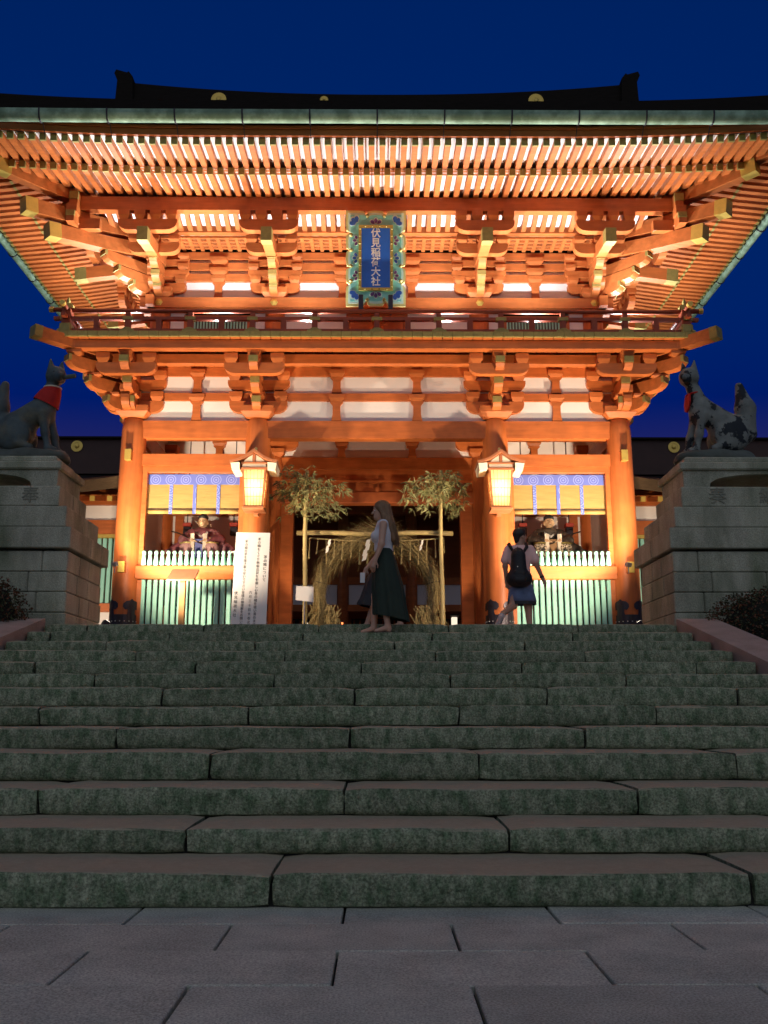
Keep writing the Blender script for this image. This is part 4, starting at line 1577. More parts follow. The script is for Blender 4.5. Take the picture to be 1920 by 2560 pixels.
def petals(c, ang, mt, n=3, sz=0.075, spread=0.95):
    for i in range(n):
        a = ang + (i - (n - 1) / 2) * spread
        ca, sa = math.cos(a), math.sin(a)

        def rot(p, k, r0):
            return [(c[0] + (r0 + q[0] * k) * ca - q[1] * k * sa, c[1] + (r0 + q[0] * k) * sa + q[1] * k * ca) for q in p]
        base = [(0, -.012), (sz * .6, -sz * .42), (sz, -sz * .30), (sz * 1.15, 0), (sz, sz * .30), (sz * .6, sz * .42), (0, .012)]
        pb(rot(base, 1.28, 0.028), 0.072, 0.078, 'petal_rim', PALE_RIM)
        pb(rot(base, 0.92, 0.042), 0.078, 0.083, 'petal', mt)


for sx in (-1, 1):
    for sy in (-1, 1):
        petals((sx * 0.345, sy * 0.635), math.atan2(sy, sx), PETAL_BLUE, 3, 0.108, 0.62)
    petals((sx * 0.325, 0.0), 0 if sx > 0 else PI, PETAL_BLUE, 3, 0.072, 0.85)
    for yy in (0.33, -0.33):
        petals((sx * 0.325, yy), 0 if sx > 0 else PI, PETAL_PURPLE, 3, 0.064, 0.9)
for sy in (-1, 1):
    petals((0, sy * 0.615), sy * PI / 2, PETAL_PURPLE, 3, 0.086, 0.8)
# small gilt bosses at the notches and round the border
bm_ = MB()
for t in [(-.16, .79), (.16, .79), (-.16, -.79), (.16, -.79)] + [(s * .47, y) for s in (-1, 1) for y in (.43, .15, -.15, -.43)]:
    p = _o + _rt * t[0] + _up * t[1] + _n_view * 0.09
    bm_.lathe((0, 0, 0), [(0.034, -0.02), (0.036, 0), (0.02, .02), (0.005, .028)], 10)
    bm_.v[-40:] = [tuple(p + _rt * v[0] + _up * v[1] + _n_view * v[2]) for v in bm_.v[-40:]]
put('gilt_stud', bm_, GOLD_DULL, PB)
bm_ = MB()
for i in range(9):
    for s in (-1, 1):
        bm_.lathe((0, 0, 0), [(0.016, -0.01), (0.017, 0), (0.004, .012)], 8)
        p = _o + _rt * (s * (bw - .027)) + _up * (-bh + .07 + i * (2 * bh - .14) / 8) + _n_view * 0.109
        bm_.v[-24:] = [tuple(p + _rt * v[0] + _up * v[1] + _n_view * v[2]) for v in bm_.v[-24:]]
for i in range(4):
    for s in (-1, 1):
        bm_.lathe((0, 0, 0), [(0.016, -0.01), (0.017, 0), (0.004, .012)], 8)
        p = _o + _rt * (-.2 + .4 * i / 3) + _up * (s * (bh - .027)) + _n_view * 0.109
        bm_.v[-24:] = [tuple(p + _rt * v[0] + _up * v[1] + _n_view * v[2]) for v in bm_.v[-24:]]
put('border_bead', bm_, GOLD_DULL, PB)
tilt = math.atan2(_up.z, _up.y)
for i, ch in enumerate('伏見稲荷大社'):
    me = text_mesh(ch, 0.183, 0.004, bold=.003)
    me.materials.append(SILVER)
    p = _o + _up * (0.455 - 0.182 * i) + _n_view * 0.1035
    link('character', me, p, PB, rot=(tilt, 0, 0))
for sx in (-1, 1):
    k = put('board_hook', MB().bbox(sx * .28 - .045 - .022, sx * .28 + .045 - .022, 16.50, 16.60, 8.34, 8.66, 0.01).prism([(-.07, 8.36), (.07, 8.36), (0, 8.27)], (sx * .28 - .022, 16.55, 0), (1, 0, 0), (0, 0, 1), -.05, .05), BLACK_METAL, PB)

# ================================================================ paper lanterns under small roofs, hung from the inner columns
PAPER_LIT = bpy.data.materials.new('lantern_paper')
PAPER_LIT.use_nodes = True
_n_, _l_ = PAPER_LIT.node_tree.nodes, PAPER_LIT.node_tree.links
_tr = _n_.new('ShaderNodeBsdfTranslucent')
_tr.inputs['Color'].default_value = (0.95, 0.80, 0.42, 1)
_df = _n_.new('ShaderNodeBsdfDiffuse')
_df.inputs['Color'].default_value = (0.85, 0.78, 0.6, 1)
_mx = _n_.new('ShaderNodeMixShader')
_mx.inputs[0].default_value = 0.22
_l_.new(_tr.outputs[0], _mx.inputs[1])
_l_.new(_df.outputs[0], _mx.inputs[2])
_l_.new(_mx.outputs[0], _n_['Material Output'].inputs[0])
BULB = glow('bulb_glow', (1.0, 0.82, 0.5), 30.0)
LFRAME = mat('lantern_wood', (0.42, 0.15, 0.06), 0.5, var=0.12, scale=8)
CREAM = mat('cream_paint', (0.75, 0.66, 0.50), 0.6, var=0.05)


def lantern(x, label):
    y = 16.93
    s = 1 if x < 0 else -1
    root = empty('paper_lantern', (x, y, 4.55), label, 'lantern', 'lit lanterns on the gate columns')
    zb, zt = 4.64, 5.30
    wb, wt = 0.158, 0.205

    def w(z):
        return wb + (wt - wb) * (z - zb) / (zt - zb)
    for ax, ay in ((0, -1), (0, 1), (1, 0), (-1, 0)):
        q = []
        for z in (zb, zt):
            h = w(z)
            for t in (-1, 1):
                q.append((x + ax * (h - .01) + (t * h if ay else 0), y + ay * (h - .01) + (t * h if ax else 0), z))
        put('paper_pane', MB().add(q, [(0, 1, 3, 2)]), PAPER_LIT, root)
        bars = MB()
        for i in range(1, 6):
            t = -1 + 2 * i / 6
            a = [(x + ax * w(z) + (t * w(z) if ay else 0), y + ay * w(z) + (t * w(z) if ax else 0), z) for z in (zb, zt)]
            bars.beam(a[0], a[1], 0.006, 0.006, up=(ax, ay, 0))
        for i in range(1, 4):
            z = zb + (zt - zb) * i / 4
            h = w(z)
            a = [(x + ax * h + (t * h if ay else 0), y + ay * h + (t * h if ax else 0), z) for t in (-1, 1)]
            bars.beam(a[0], a[1], 0.009, 0.009)
        put('lattice_bars', bars, LFRAME, root)
    for sx in (-1, 1):
        for sy in (-1, 1):
            put('corner_post', MB().beam((x + sx * w(zb), y + sy * w(zb), zb - .02), (x + sx * w(zt), y + sy * w(zt), zt + .02), 0.03, 0.03, up=(0, 1, 0)), LFRAME, root)
    put('lantern_base', MB().bbox(x - .20, x + .20, y - .20, y + .20, zb - .075, zb - .02, .01).bbox(x - .17, x + .17, y - .17, y + .17, zb - .02, zb, .004), LFRAME, root)
    put('top_rail', MB().bbox(x - .235, x + .235, y - .235, y + .235, zt, zt + .045, .006), LFRAME, root)
    put('cream_band', MB().box(x - .215, x + .215, y - .215, y + .215, zt + .046, zt + .105), CREAM, root)
    put('top_rail', MB().bbox(x - .24, x + .24, y - .24, y + .24, zt + .106, zt + .145, .006), LFRAME, root)
    # curved gabled roof, gable to the front
    prof_t = [(-.44, 5.455), (-.33, 5.475), (-.2, 5.53), (-.09, 5.605), (0, 5.67), (.09, 5.605), (.2, 5.53), (.33, 5.475), (.44, 5.455)]
    prof_b = [(.43, 5.415), (.32, 5.435), (.18, 5.49), (.08, 5.56), (0, 5.615), (-.08, 5.56), (-.18, 5.49), (-.32, 5.435), (-.43, 5.415)]
    put('lantern_roof', MB().prism(prof_t + prof_b, (x, y, 0), (1, 0, 0), (0, 0, 1), -0.32, 0.32), LFRAME, root)
    for sx in (-1, 1):
        put('gable_panel', MB().prism([(sx * .03, 5.45), (sx * .19, 5.45), (sx * .17, 5.478), (sx * .075, 5.55), (sx * .03, 5.575)][::sx], (x, y - .215, 0), (1, 0, 0), (0, 0, 1), 0, 0.012), CREAM, root)
        # pale boards closing the eaves at both sides
        put('eave_panel', MB().add([(x + sx * .255, y - .30, 5.42), (x + sx * .42, y - .30, 5.405), (x + sx * .395, y - .27, 5.275), (x + sx * .255, y - .27, 5.29),
                                    (x + sx * .255, y + .28, 5.42), (x + sx * .42, y + .28, 5.405), (x + sx * .395, y + .26, 5.275), (x + sx * .255, y + .26, 5.29)],
                                   [(0, 1, 2, 3), (4, 7, 6, 5), (0, 4, 5, 1), (1, 5, 6, 2), (2, 6, 7, 3), (3, 7, 4, 0)]), CREAM, root)
    put('king_post', MB().box(x - .022, x + .022, y - .235, y - .2, 5.446, 5.60), LFRAME, root)
    put('finial', MB().lathe((x, y - .05, 5.66), [(0.022, 0), (0.03, .02), (0.024, .04), (0.03, .07), (0.026, .10), (0.006, .115)], 12), PALE_GOLD, root, smooth=True)
    # brackets back to the column
    for z in (4.56, 5.38):
        put('wall_bracket', MB().box(x - .04, x + .04, y + .2, 17.30, z - .03, z + .03), LFRAME, root)
    put('bulb', MB().lathe((x, y, 4.98), [(0.01, -.06), (0.05, -.04), (0.062, 0), (0.05, .04), (0.01, .06)], 12), BULB, root, smooth=True)
    light('lantern_light', 'POINT', (x, y, 4.98), None, LANTERN_W, (1.0, 0.76, 0.40), 0.075, parent=root)


lantern(-2.245, 'lit paper lantern with small gabled roof above the white notice board')
lantern(2.28, 'lit paper lantern with small gabled roof above the walker with the backpack')

# ================================================================ bamboo blinds with blue borders in the side bays
BLIND = mat('bamboo_blind', (0.34, 0.235, 0.075), 0.55, var=0.16, scale=2.5, stretch=(1, 1, 6), bump=0.5, bscale=14, bstretch=(0.2, 1, 14), spec=0.3)


def brocade(cx):
    m = mat('blue_brocade', (0.10, 0.14, 0.46), 0.7, var=0.08, scale=8)
    n, l = m.node_tree.nodes, m.node_tree.links
    b = n['Principled BSDF']
    g = n.new('ShaderNodeNewGeometry')
    mp = n.new('ShaderNodeMapping')
    l.new(g.outputs['Position'], mp.inputs['Vector'])
    src = b.inputs['Base Color'].links[0].from_socket

    def rings(px, pz, x0, z0, freq):
        mp = n.new('ShaderNodeVectorMath')
        mp.operation = 'MODULO'
        off = n.new('ShaderNodeVectorMath')
        off.operation = 'SUBTRACT'
        l.new(g.outputs['Position'], off.inputs[0])
        off.inputs[1].default_value = (x0 - 40 * px, 0, z0 - 40 * pz)
        l.new(off.outputs[0], mp.inputs[0])
        mp.inputs[1].default_value = (px, 1e6, pz)
        s2 = n.new('ShaderNodeVectorMath')
        s2.operation = 'SUBTRACT'
        l.new(mp.outputs[0], s2.inputs[0])
        s2.inputs[1].default_value = (px / 2, 0, pz / 2)
        mul = n.new('ShaderNodeVectorMath')
        mul.operation = 'MULTIPLY'
        l.new(s2.outputs[0], mul.inputs[0])
        mul.inputs[1].default_value = (1, 0, 1)
        ln = n.new('ShaderNodeVectorMath')
        ln.operation = 'LENGTH'
        l.new(mul.outputs[0], ln.inputs[0])
        sn = n.new('ShaderNodeMath')
        sn.operation = 'MULTIPLY'
        l.new(ln.outputs['Value'], sn.inputs[0])
        sn.inputs[1].default_value = freq
        s = n.new('ShaderNodeMath')
        s.operation = 'SINE'
        l.new(sn.outputs[0], s.inputs[0])
        gt = n.new('ShaderNodeMath')
        gt.operation = 'GREATER_THAN'
        l.new(s.outputs[0], gt.inputs[0])
        gt.inputs[1].default_value = 0.55
        ls = n.new('ShaderNodeMath')
        ls.operation = 'LESS_THAN'
        l.new(ln.outputs['Value'], ls.inputs[0])
        ls.inputs[1].default_value = min(px, pz) * 0.52
        mm = n.new('ShaderNodeMath')
        mm.operation = 'MULTIPLY'
        l.new(gt.outputs[0], mm.inputs[0])
        l.new(ls.outputs[0], mm.inputs[1])
        return mm.outputs[0]
    r = rings(0.29, 0.205, cx, 5.225, 150.0)
    mx = n.new('ShaderNodeMix')
    mx.data_type = 'RGBA'
    l.new(r, mx.inputs['Factor'])
    l.new(src, mx.inputs['A'])
    mx.inputs['B'].default_value = (0.22, 0.28, 0.60, 1)
    l.new(mx.outputs['Result'], b.inputs['Base Color'])
    return m


for sx, lab in ((-1, 'yellow bamboo blind with blue borders over the statue in the pinkish robe'), (1, 'yellow bamboo blind with blue borders over the statue in the black robe')):
    a, b = sorted((sx * (LX + 0.29), sx * (HX - 0.29)))
    root = empty('bamboo_blind', ((a + b) / 2, 17.62, 4.66), lab, 'blind', 'blinds in the side bays')
    BRO = brocade(a)
    put('slat_sheet', MB().box(a, b, 17.615, 17.625, 4.745, 5.435), BLIND, root)
    put('border_band', MB().box(a, b, 17.600, 17.613, 5.235, 5.435), BRO, root)
    for k in range(3):
        x = a + (b - a) * (k + 1) / 4
        put('border_strip', MB().box(x - .032, x + .032, 17.600, 17.613, 4.66, 5.233), BRO, root)
    for q0, q1 in ((0, .25), (.25, .5), (.5, .75), (.75, 1)):
        put('rolled_hem', MB().tube([(a + (b - a) * q0 + (.034 if q0 else 0), 17.63, 4.705), (a + (b - a) * q1 - (.034 if q1 < 1 else 0), 17.63, 4.705)], 0.046, 10), BLIND, root, smooth=True)
    put('hem_cord', MB().tube([(a, 17.605, 4.755), (b, 17.605, 4.755)], 0.007, 6), DARK_WOOD, root)

# ================================================================ seated guardian statues in the side bays
SKIN_WOOD = mat('painted_face', (0.70, 0.47, 0.27), 0.5, var=0.05)


def statue(x, label, robe, robe2, legs, sash, hat_side):
    y, z = 18.75, 3.26
    root = empty('guardian_statue', (x, y, z), label, 'statue', 'seated guardian statues')

    def P(a, b, c):
        if c < 1.32:                       # the seated body is short under the long head
            c = 1.32 - (1.32 - c) * 0.66
        return (x + a, y + b, z + c)
    put('plinth', MB().bbox(x - .62, x + .62, y - .45, y + .5, z, z + .68, .02), DARK_WOOD, root)
    body = [('c', P(0, .08, .62), P(0, .02, 1.12), .23, .16), ('e', P(0, .03, 1.18), (.25, .15, .14)),
            ('c', P(-.22, .02, 1.2), P(-.34, -.06, .95), .10, .13), ('c', P(-.34, -.06, .95), P(-.16, -.30, .86), .13, .10),
            ('c', P(.22, .02, 1.2), P(.34, -.06, .95), .10, .13), ('c', P(.34, -.06, .95), P(.16, -.30, .86), .13, .10),
            ('c', P(0, 0.05, 1.2), P(0, .03, 1.32), .09, .075)]
    put('robe', solid(body, .018, .05), robe, root, smooth=True)
    for s in (-1, 1):
        fl = [('c', P(s * .32, -.05, .74), P(s * .72, -.02, .62), .10, .045), ('c', P(s * .36, 0, .86), P(s * .58, .0, .72), .10, .07)]
        put('sleeve_tail', solid(fl, .018, .05), robe2, root, smooth=True)
        lg = [('c', P(s * .18, .02, .66), P(s * .24, -.30, .66), .15, .14), ('c', P(s * .24, -.30, .66), P(s * .25, -.28, .36), .14, .12)]
        put('trouser_leg', solid(lg, .018, .04), legs, root, smooth=True)
        put('boot', solid([('c', P(s * .25, -.26, .36), P(s * .27, -.42, .34), .06, .05)], .015, .02), DARK_WOOD, root, smooth=True)
        hand = [('e', P(s * .13, -.37, .88), (.05, .05, .055))] + [('c', P(s * (.13 - .025 * k + .03), -.40, .90 - .012 * k), P(s * (.09 - .02 * k), -.43, .865 - .015 * k), .014, .011, .006) for k in range(4)]
        put('hand', solid(hand, .010, .012), SKIN_WOOD, root, smooth=True)
    put('sash', MB().box(x - .075, x + .075, y - .36, y - .30, z + .69, z + 1.06), sash, root)
    put('collar', MB().tube([P(-.12, -.10, 1.20), P(0, -.155, 1.06), P(.12, -.10, 1.20)], .022, 6), mat('white_collar', (.7, .66, .6), .7), root)
    hd = [('e', P(0, 0, 1.47), (.095, .11, .135)), ('e', P(0, -.09, 1.41), (.055, .045, .05)), ('c', P(0, -.105, 1.49), P(0, -.128, 1.445), .014, .02, .02), ('c', P(0, .01, 1.28), P(0, .0, 1.40), .06, .06),
          ('e', P(-.097, .01, 1.46), (.016, .03, .045)), ('e', P(.097, .01, 1.46), (.016, .03, .045))]
    h = put('head', solid(hd, .011, .025), SKIN_WOOD, root, smooth=True)
    ey = MB()
    for s in (-1, 1):
        ey.box(x + s * .038 - .016, x + s * .038 + .016, y - .108, y - .095, z + 1.487, z + 1.494)
    ey.box(x - .022, x + .022, y - .137, y - .12, z + 1.397, z + 1.404)
    put('face_line', ey, INK, h)
    hat = [('e', P(0, .02, 1.56), (.105, .12, .075)), ('c', P(0, .09, 1.60), P(0, .12, 1.78), .055, .05)]
    put('black_cap', solid(hat, .013, .03), INK, root, smooth=True)
    trim = GOLD_DULL if hat_side < 0 else PALE_GOLD
    for q in (-1, 1):
        put('robe_trim', MB().tube([P(q * .26, -.10, 1.16), P(q * .30, -.20, 1.0), P(q * .20, -.36, .93)], .02, 6), trim, root, smooth=True)
        put('knee_band', MB().tube([P(q * .10, -.36, .80), P(q * .24, -.455, .80), P(q * .38, -.34, .80)], .018, 6), trim, root, smooth=True)
        put('cloth_panel', MB().prism([(-.045, -.17), (.045, -.17), (.04, .17), (-.04, .17)], P(q * .125, -.40, .82), (1, 0, 0), (0, 0, 1), -.008, .008), CREAM, root)
    # quiver behind, bow and arrow held
    for k in range(5):
        put('arrow', MB().tube([P(hat_side * (.20 + .03 * k), .22, .9), P(hat_side * (.10 - .16 * k / 2), .20, 1.55)], .009, 5), CREAM, root)
    put('bow', MB().tube([P(-hat_side * .62, -.05, 1.30 - .05), P(-hat_side * .45, -.14, 1.16), P(-hat_side * .20, -.36, .95), P(0.0, -.42, .80), P(hat_side * .40, -.30, .66)], .014, 6), DARK_WOOD, root)
    return root


PINK_ROBE = mat('purple_robe', (0.26, 0.085, 0.10), 0.55, var=0.5, scale=7, col2=(0.46, 0.22, 0.24), mix_lo=.5, mix_hi=.6)
PINK_LEG = mat('rose_cloth', (0.58, 0.34, 0.32), 0.6, var=0.25, scale=9)
BLUE_SASH = mat('blue_cloth', (0.16, 0.18, 0.45), 0.6, var=0.15)
BLACK_ROBE = mat('black_robe', (0.05, 0.042, 0.035), 0.45, var=0.4, scale=8, col2=(0.14, 0.12, 0.10), mix_lo=.5, mix_hi=.62)
BROWN_SASH = mat('brown_cloth', (0.34, 0.18, 0.07), 0.6, var=0.15)
CHECK = mat('checked_cloth', (0.5, 0.42, 0.28), 0.6, var=0.1)
_nn, _ll = CHECK.node_tree.nodes, CHECK.node_tree.links
_g = _nn.new('ShaderNodeNewGeometry')
_mp = _nn.new('ShaderNodeMapping')
_mp.inputs['Rotation'].default_value = (0, R(45), 0)
_ck = _nn.new('ShaderNodeTexChecker')
_ck.inputs['Scale'].default_value = 26
_ck.inputs['Color1'].default_value = (0.55, 0.46, 0.32, 1)
_ck.inputs['Color2'].default_value = (0.10, 0.075, 0.05, 1)
_ll.new(_g.outputs['Position'], _mp.inputs['Vector'])
_ll.new(_mp.outputs[0], _ck.inputs['Vector'])
_ll.new(_ck.outputs[0], _nn['Principled BSDF'].inputs['Base Color'])
statue(-3.52, 'seated guardian statue in a pinkish purple robe with blue sash', PINK_ROBE, PINK_ROBE, PINK_LEG, BLUE_SASH, 1)
statue(3.50, 'seated guardian statue in a black robe with checked trousers', BLACK_ROBE, BLACK_ROBE, CHECK, BROWN_SASH, -1)

# ================================================================ the great straw ring, its pole, rope and leafy bamboos
STRAW = mat('dry_straw', (0.30, 0.225, 0.095), 0.85, var=0.6, scale=26, stretch=(1, 1, 1), bump=0.4, bscale=60, spec=0.2)
RC = Vector((0.0, 18.3, 3.22))
ring = empty('straw_ring', (0, 18.3, TZ), 'large bound straw ring standing in the gate passage', 'straw ring')
rng = random.Random(21)
N, M = 72, 12
rings = []
for i in range(N):
    a = 2 * PI * i / N
    rr = 0.115 + 0.055 * max(0, math.sin(a)) ** 2 + 0.03 * max(0, -math.sin(a)) ** 3 + rng.uniform(-.006, .006)
    c = RC + Vector((math.cos(a), 0, math.sin(a))) * 1.12
    rings.append([c + Vector((math.cos(a), 0, math.sin(a))) * (rr * math.cos(b)) + Vector((0, rr * math.sin(b), 0)) for b in [2 * PI * k / M for k in range(M)]])
rings.append(rings[0])
put('straw_core', MB().loft(rings, caps=False), STRAW, ring, smooth=True)
mb = MB()
for i in range(3600):
    a = rng.uniform(0, 2 * PI)
    if rng.random() < .35:
        a = PI / 2 + rng.gauss(0, .42)
    b = rng.uniform(0, 2 * PI)
    top = max(0, math.sin(a)) ** 2
    rr = 0.122 + 0.06 * top
    n = Vector((math.cos(a), 0, math.sin(a)))
    t = Vector((-math.sin(a), 0, math.cos(a)))
    p = RC + n * 1.12 + n * rr * math.cos(b) + Vector((0, rr * math.sin(b), 0))
    o = (n * math.cos(b) + Vector((0, math.sin(b), 0)))
    L = rng.uniform(.14, .34) * (1 + .7 * top)
    d = (t * rng.choice((-1, 1)) + o * rng.uniform(.02, .5 + .7 * top) + Vector((rng.uniform(-.2, .2), rng.uniform(-.2, .2), -.45 * top * rng.random()))).normalized()
    s = d.cross(o).normalized() * rng.uniform(.006, .014)
    e = p + d * L + Vector((0, 0, -.10 * L))
    mb.add([p - s, p + s, e], [(0, 1, 2)])
for sx in (-1, 1):
    for i in range(900):       # loose sheaves flaring at the feet
        x0 = sx * rng.gauss(.98, .10)
        z0 = rng.uniform(2.35, 3.0)
        p = Vector((x0, 18.3 + rng.gauss(0, .10), z0))
        e = p + Vector((sx * rng.uniform(-.12, .28), rng.uniform(-.15, .15), -rng.uniform(.2, .5)))
        e.z = max(e.z, TZ)
        mb.add([p + Vector((-.009, 0, 0)), p + Vector((.009, 0, 0)), e], [(0, 1, 2)])
put('loose_straw', mb, STRAW, ring, kind='stuff')
for i in range(9):
    a = PI * (0.06 + 0.11 * i)
    n = Vector((math.cos(a), 0, math.sin(a)))
    c = RC + n * 1.12
    rr = 0.125 + 0.055 * max(0, math.sin(a)) ** 2
    put('binding_cord', MB().tube([c + n * rr * math.cos(b) + Vector((0, rr * math.sin(b), 0)) for b in [2 * PI * k / 12 for k in range(13)]], .009, 5), DARK_WOOD, ring)

BAMBOO = mat('dry_bamboo', (0.42, 0.32, 0.13), 0.5, var=0.2, scale=5, stretch=(1, 1, .3), spec=0.4)
t = empty('bamboo_crossbar', (0, 18.05, 4.37), 'horizontal bamboo pole tied across the straw ring', 'bamboo pole')
path = [(-1.56 + 3.05 * i / 10, 18.05, 4.372 + .012 * math.sin(i)) for i in range(11)]
put('culm', MB().tube(path, [.045 + (.004 if i % 2 else 0) for i in range(11)], 10), BAMBOO, t, smooth=True)
for i in range(1, 10, 2):
    put('node_ring', MB().tube([(path[i][0] - .012, 18.05, path[i][2]), (path[i][0] + .012, 18.05, path[i][2])], .053, 10), BAMBOO, t)
rope = empty('straw_rope', (0, 17.98, 4.2), 'straw rope with hanging tassels and a white paper streamer across the ring', 'rope')
pts = [(-1.3 + 2.6 * i / 16, 17.97, 4.26 - .06 * math.sin(PI * i / 16)) for i in range(17)]
put('rope_cord', MB().tube(pts, .013, 6), STRAW, rope, smooth=True)
for i in range(17):
    x, y, z = pts[i]
    if i in (8,):
        continue
    L = rng.uniform(.34, .50) * (0.85 if abs(x) > 1 else 1)
    sw = rng.uniform(-.03, .03)
    put('straw_tassel', MB().tube([(x, y, z), (x + sw * .4, y, z - L * .5), (x + sw, y, z - L)], [.009, .010, .022], 6), STRAW, rope)
WHITE_PAPER = mat('streamer_paper', (0.80, 0.74, 0.62), 0.8, var=0.02)
for x0, sc in ((-0.17, 1.0), (-0.93, 0.62), (0.86, 0.5)):
    z = 4.215
    x = x0 + .04
    pp = []
    for k in range(4):
        h, w = .125 * sc, .062 * sc
        dx = -.034 * sc
        pp.append(MB().prism([(x - w, z), (x + w * .3, z + .03 * sc), (x + w * .3 + dx, z - h + .03 * sc), (x - w + dx, z - h)], (0, 17.94 - .006 * k, 0), (1, 0, 0), (0, 0, 1), 0, .003))
        x += dx + (.028 * sc if k % 2 == 0 else -.014 * sc)
        z -= h * .78
    for m_ in pp:
        put('paper_streamer', m_, WHITE_PAPER, rope)

LEAF = mat('bamboo_leaf', (0.27, 0.25, 0.10), 0.6, var=0.4, scale=9, col2=(0.16, 0.18, 0.07), mix_lo=.45, mix_hi=.6, spec=0.3)


def leafy_bamboo(x, y, ztop, lobes, label, seed):
    rng = random.Random(seed)
    root = empty('leafy_bamboo', (x, y, TZ), label, 'bamboo')
    n = 9
    path = [(x + .012 * math.sin(i * .8), y, TZ + (ztop - TZ) * i / n) for i in range(n + 1)]
    put('culm', MB().tube(path, [.048 - .0016 * i for i in range(n + 1)], 10), BAMBOO, root, smooth=True)
    for i in range(1, n):
        p = path[i]
        put('node_ring', MB().tube([(p[0], p[1], p[2] - .012), (p[0], p[1], p[2] + .012)], .054 - .0016 * i, 10), BAMBOO, root)
    br, lf = MB(), MB()
    for (cx, cy, cz, rx, ry, rz, cnt) in lobes:
        for _ in range(cnt):
            v = Vector((rng.gauss(0, .5), rng.gauss(0, .5), rng.gauss(0, .5)))
            if v.length > 1.15:
                v *= 1.1 / v.length
            tip = Vector((cx + v.x * rx, cy + v.y * ry, cz + v.z * rz))
            if rng.random() < .16:
                st = Vector((x, y, min(ztop, tip.z + .1)))
                br.tube([st, st.lerp(tip, .6) + Vector((0, 0, .06)), tip], [.006, .004, .002], 4, caps=False)
            out = Vector((tip.x - x, tip.y - y, 0))
            out = out.normalized() if out.length > .02 else Vector((1, 0, 0))
            for q in range(rng.randint(5, 8)):
                d = (out * rng.uniform(.0, .9) + Vector((rng.uniform(-.9, .9), rng.uniform(-.9, .9), rng.uniform(-1.1, .35)))).normalized()
                L = rng.uniform(.11, .20)
                w = rng.uniform(.009, .016)
                s = d.cross(Vector((rng.uniform(-1, 1), rng.uniform(-1, 1), rng.uniform(-.3, 1)))).normalized() * w
                m = tip + d * L * .4 + Vector((0, 0, .008))
                e = tip + d * L + Vector((0, 0, -.02))
                lf.add([tip, m + s, e, m - s], [(0, 1, 2, 3)])
    put('branch', br, BAMBOO, root)
    put('foliage', lf, LEAF, root, kind='stuff')


leafy_bamboo(-1.36, 17.75, 5.55, [(-1.12, 17.7, 4.98, .56, .4, .36, 105), (-1.42, 17.7, 5.30, .30, .3, .34, 50), (-1.78, 17.9, 5.20, .34, .35, .50, 42)], 'bamboo pole with drying leaves beside the small blank sign', 5)
leafy_bamboo(1.25, 17.9, 5.6, [(1.0, 17.8, 5.12, .50, .4, .36, 78), (1.32, 17.7, 5.28, .34, .3, .30, 54), (1.48, 17.95, 4.95, .24, .3, .28, 22)], 'bamboo pole with dark leafy top right of the skirted walker', 9)

# ================================================================ boards and signs in front of the gate
nb = empty('notice_board', (-2.14, 16.0, TZ), 'tall white notice board with columns of handwritten black characters', 'notice board')
tl, tr, br_, bl = (-2.415, 3.985), (-1.832, 3.975), (-1.868, 2.10), (-2.475, 2.10)
put('paper_sheet', MB().prism([bl, br_, tr, tl], (0, 16.0, 0), (1, 0, 0), (0, 0, 1), 0.0, 0.03), PAPER, nb)
put('board_back', MB().prism([(bl[0] + .02, bl[1]), (br_[0] - .02, br_[1]), (tr[0] - .02, tr[1] - .02), (tl[0] + .02, tl[1] - .02)], (0, 16.02, 0), (1, 0, 0), (0, 0, 1), -0.03, -0.002), WOOD, nb)
for x in (-2.38, -1.95):
    put('support_leg', MB().beam((x, 16.06, 3.7), (x, 16.45, TZ), .04, .04), WOOD, nb)
for x, z in ((-2.43, 3.66), (-1.842, 3.67)):
    put('tie_string', MB().tube([(x, 16.0, z), (x - .07 * (1 if x < -2 else -.3), 16.03, z - .015)], .008, 5), WHITE_PAPER, nb)


def column_text(s, x, z0, size, pitch, lean):
    for i, ch in enumerate(s):
        if ch == ' ':
            continue
        me = text_mesh(ch, size, 0.0005)
        me.materials.append(INK)
        z = z0 - pitch * i
        link('character', me, (x - lean * (z0 - z), 15.966, z), nb, rot=(PI / 2, 0, 0))


column_text('茅の輪について', -1.905, 3.55, .062, .066, .030)
column_text('茅の輪をくぐり無病息災を祈願し心身の穢を祓い清めます', -2.015, 3.86, .056, .0585, .034)
column_text('六月三十日大祓式', -2.14, 2.94, .054, .073, .036)
column_text('茅の輪の茅を抜き取らないで下さい皆様の御理解をお願い致します', -2.235, 3.82, .054, .055, .036)
column_text('伏見稲荷大社', -2.385, 2.93, .062, .075, .036)

sg = empty('wooden_sign', (-3.33, 16.2, TZ), 'slanted brown wooden sign on a single post before the green slats', 'sign')
put('post', MB().bbox(-3.41, -3.31, 16.25, 16.35, TZ, 3.26, .008), WOOD, sg)
PLATE = mat('sign_plate', (0.33, 0.17, 0.09), 0.5, var=0.12, scale=8)
pl = put('sign_plate', MB().prism([(-.235, -.16), (.235, -.16), (.235, .16), (-.235, .16)], (-3.345, 16.20, 3.28), (1, 0, 0), Vector((0.12, .75, .66)).normalized(), -.02, .012), PLATE, sg)

bs = empty('small_sign', (-1.31, 17.4, TZ), 'small blank white sign on a thin stand left of the straw ring', 'sign')
put('sign_panel', MB().prism([(-.165, 2.985), (.165, 2.945), (.163, 3.235), (-.16, 3.245)], (-1.33, 17.4, 0), (1, 0, 0), (0, 0, 1), -.012, .012), PAPER, bs)
put('stand', MB().tube([(-1.33, 17.42, TZ + .02), (-1.33, 17.42, 2.97)], .018, 8), BLACK_METAL, bs)
put('stand_foot', MB().lathe((-1.33, 17.42, TZ), [(.16, 0), (.16, .02), (.03, .035)], 16), BLACK_METAL, bs)

